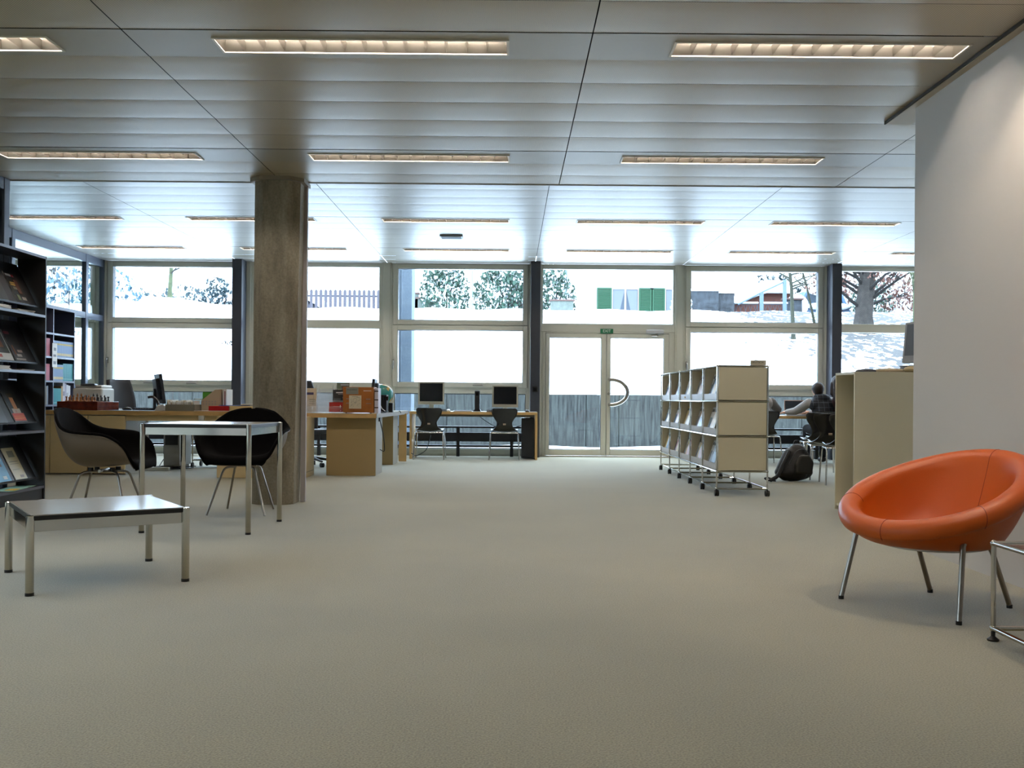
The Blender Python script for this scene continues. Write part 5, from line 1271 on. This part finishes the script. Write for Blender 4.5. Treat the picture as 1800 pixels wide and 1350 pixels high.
# ================================================================== PEOPLE
skin_m = mat('skin', 'b98a70', .6)
def person(name, lab, loc, rz, pose, top, top_m, sleeve_m, trouser_m, hair_m, hairstyle, hood=False):
    """seated figure; local front is -y"""
    t = thing(name, lab, 'person', loc, rz)
    J = {k: Vector(v) for k, v in pose.items()}
    b = MB()   # one continuous body: torso, neck, head, arms with hands, legs
    hd = J['head']; up = (hd - J['neck']).normalized()
    b.ball(hd, .076, 20, 14, rz=.104, ry=.090)
    b.ball(hd + Vector((0, -.030, -.045)), .054, 14, 10, rz=.056, ry=.056)
    f = J.get('face', Vector((0, -1, 0)))
    b.caps(hd + f * .088 + Vector((0, 0, .012)), hd + f * .104 + Vector((0, 0, -.018)), .009, .014, 8)
    b.caps(hd + f * .082 + Vector((-.018, 0, -.048)), hd + f * .082 + Vector((.018, 0, -.048)), .008, .008, 8)
    for s in (-1, 1): b.ball(hd + Vector((s * .078, .008, -.005)), .010, 8, 6, rz=.030, ry=.018)
    b.caps(J['neck'], hd - up * .05, .048, .050)
    b.caps(J['pelvis'], J['chest'], .135, .125, 14).caps(J['chest'] + Vector((-.085, 0, .05)), J['chest'] + Vector((.085, 0, .05)), .085, .085, 12)
    for s, q in ((-1, 'l'), (1, 'r')):
        sh, el, ha = J['sh' + q], J['el' + q], J['ha' + q]
        b.caps(sh, el, .052, .040).caps(el, ha, .039, .026).caps(J['chest'] + Vector((0, 0, .07)), sh, .06, .055)
        d = (ha - el).normalized(); side = d.cross(Vector((0, 0, 1))).normalized()
        pm_ = ha + d * .045; b.caps(ha, pm_, .027, .024, 10)
        for i in range(4):
            o_ = side * (-.027 + .018 * i); L = (.052, .062, .058, .046)[i]
            k1_ = pm_ + d * .018 + o_; k2_ = k1_ + d * L * .55 + Vector((0, 0, -.006)); b.caps(k1_, k2_, .0095, .0085, 8).caps(k2_, k2_ + d * L * .45 + Vector((0, 0, -.014)), .0085, .0075, 8)
        th_ = ha + side * (-s * .026); b.caps(th_, th_ + d * .035 + side * (-s * .022), .011, .0095, 8)
        hp, kn, an = J['pelvis'] + Vector((s * .08, -.02, -.02)), J['kn' + q], J['an' + q]
        b.caps(hp, kn, .082, .055, 12).caps(kn, an, .053, .036, 12).caps(an, an + Vector((0, -.10, -.045)), .036, .032)
    b.build('body', skin_m, t, remesh=.009, smooth_it=2)
    c = MB()
    c.caps(J['pelvis'] + Vector((0, 0, -.0)), J['chest'], .150, .142, 16).caps(J['chest'] + Vector((-.095, 0, .055)), J['chest'] + Vector((.095, 0, .055)), .098, .098, 14).caps(J['chest'] + Vector((0, 0, .05)), J['neck'] + (hd - J['neck']) * .08, .09, .060, 12)
    if hood: c.ball(J['neck'] + Vector((0, .055, .0)), .115, 18, 12, rz=.065, ry=.075).caps(J['neck'] + Vector((-.07, .03, .0)), J['neck'] + Vector((.07, .03, 0)), .06, .06)
    if sleeve_m is top_m:
        for s, q in ((-1, 'l'), (1, 'r')):
            sh, el, ha = J['sh' + q], J['el' + q], J['ha' + q]; c.caps(J['chest'] + Vector((0, 0, .07)), sh, .072, .068).caps(sh, el, .068, .056).caps(el, ha - (ha - el) * .08, .056, .042)
    c.build(top, top_m, t, remesh=.010, smooth_it=4)
    if sleeve_m is not top_m:
        for s, q in ((-1, 'l'), (1, 'r')):
            sh, el, ha = J['sh' + q], J['el' + q], J['ha' + q]
            MB().caps(J['chest'] + Vector((s * .09, 0, .06)), sh, .074, .070).caps(sh, el, .069, .057).caps(el, ha - (ha - el) * .08, .057, .043).build('sleeve', sleeve_m, t, remesh=.010, smooth_it=4)
    tr = MB()
    for s, q in ((-1, 'l'), (1, 'r')):
        tr.caps(J['pelvis'] + Vector((s * .08, -.02, -.02)), J['kn' + q], .096, .068, 12).caps(J['kn' + q], J['an' + q] + Vector((0, 0, .03)), .066, .054, 12)
        an = J['an' + q]; sh_ = MB().caps(an + Vector((0, .02, -.038)), an + Vector((0, -.13, -.048)), .040, .036, 12); sh_.build('shoe', mat('dark_shoe', '2a2422', .5), t)
    tr.caps(J['pelvis'] + Vector((-.06, 0, 0)), J['pelvis'] + Vector((.06, 0, 0)), .12, .12).build('trousers', trouser_m, t, remesh=.011, smooth_it=3)
    h = MB().ball(hd + Vector((0, .016, .024)), .088, 22, 14, rz=.098, ry=.094)
    if hairstyle == 'long': h.caps(hd + Vector((0, .05, .02)), hd + Vector((0, .07, -.20)), .085, .075, 14).caps(hd + Vector((-.06, .02, .0)), hd + Vector((-.07, .03, -.14)), .045, .04).caps(hd + Vector((.06, .02, .0)), hd + Vector((.07, .03, -.14)), .045, .04)
    else: h.ball(hd + Vector((0, .045, -.03)), .066, 16, 10, rz=.06, ry=.05)
    h.build('hair', hair_m, t, remesh=.009, smooth_it=3)
    return t
base = dict(pelvis=(0, .03, .525), chest=(0, -.06, .82), neck=(0, -.12, .97), head=(0, -.17, 1.09), shl=(-.165, -.08, .90), shr=(.165, -.08, .90), ell=(-.24, -.24, .765), elr=(.24, -.24, .765),
            hal=(-.10, -.42, .745), har=(.10, -.42, .745), knl=(-.11, -.36, .50), knr=(.11, -.36, .50), anl=(-.12, -.34, .095), anr=(.12, -.34, .095))
def P_(**k): d = dict(base); d.update(k); return d
gk_m = mat('light_grey_knit', 'a09c9a', .9, bump=(90, .3)); gd_m = mat('mid_grey_knit', '6b6866', .9, bump=(90, .3))
person('person', 'person in light grey jumper bent over the table beside the magazine rack', (3.60, 14.30, 0), PI,
       P_(neck=(.05, -.17, .95), head=(.10, -.24, 1.02), chest=(0, -.08, .82), ell=(-.30, -.22, .78), shl=(-.17, -.10, .89)), 'jumper', gk_m, gd_m, mat('khaki_trousers', '6a604e', .9), mat('dark_hair', '1a120e', .6), 'short')
pl, n, l, bb = nodes_of('navy_plaid_vest', '10131d', .8)
tc_ = n.new('ShaderNodeTexCoord'); s_ = n.new('ShaderNodeSeparateXYZ'); l.new(tc_.outputs['Object'], s_.inputs[0])
mxs = []
for ax, ph in (('X', 0), ('Z', .02)):
    a_ = n.new('ShaderNodeMath'); a_.operation = 'PINGPONG'; a_.inputs[1].default_value = .035; ad_ = n.new('ShaderNodeMath'); ad_.operation = 'ADD'; ad_.inputs[1].default_value = ph
    l.new(s_.outputs[ax], ad_.inputs[0]); l.new(ad_.outputs[0], a_.inputs[0]); c_ = n.new('ShaderNodeMath'); c_.operation = 'LESS_THAN'; c_.inputs[1].default_value = .0025; l.new(a_.outputs[0], c_.inputs[0]); mxs.append(c_)
mm = n.new('ShaderNodeMath'); mm.operation = 'MAXIMUM'; l.new(mxs[0].outputs[0], mm.inputs[0]); l.new(mxs[1].outputs[0], mm.inputs[1])
mx = n.new('ShaderNodeMix'); mx.data_type = 'RGBA'; mx.inputs['A'].default_value = lin('10131d'); mx.inputs['B'].default_value = lin('4a5260'); l.new(mm.outputs[0], mx.inputs['Factor']); l.new(mx.outputs['Result'], bb.inputs['Base Color'])
person('person', 'person in dark hooded plaid vest with grey sleeves leaning on the table', (4.47, 14.27, 0), PI,
       P_(head=(.02, -.16, 1.065), neck=(-.01, -.10, .95), elr=(.30, -.30, .76), har=(.40, -.40, .745), hal=(.05, -.44, .745), shr=(.17, -.09, .88), chest=(-.01, -.05, .80)), 'vest', pl, gk_m, mat('dark_jeans', '20232c', .9), mat('brown_short_hair', '20130e', .6), 'short', True)
person('person', 'person with brown hair in plum jacket half hidden by the pale cabinet', (4.95, 14.20, 0), PI,
       P_(head=(.29, -.02, 1.16), neck=(.24, -.01, 1.03), chest=(.13, .0, .83), shl=(-.04, -.02, .93), shr=(.29, .0, .93), elr=(.30, -.2, .77), ell=(-.13, -.2, .77), har=(.12, -.4, .745)), 'jacket', mat('plum_jacket', '4a3438', .85), mat('plum_jacket', '4a3438', .85), mat('black_trousers', '17171a', .9), mat('brown_hair', '26150f', .6), 'long')
#PART6
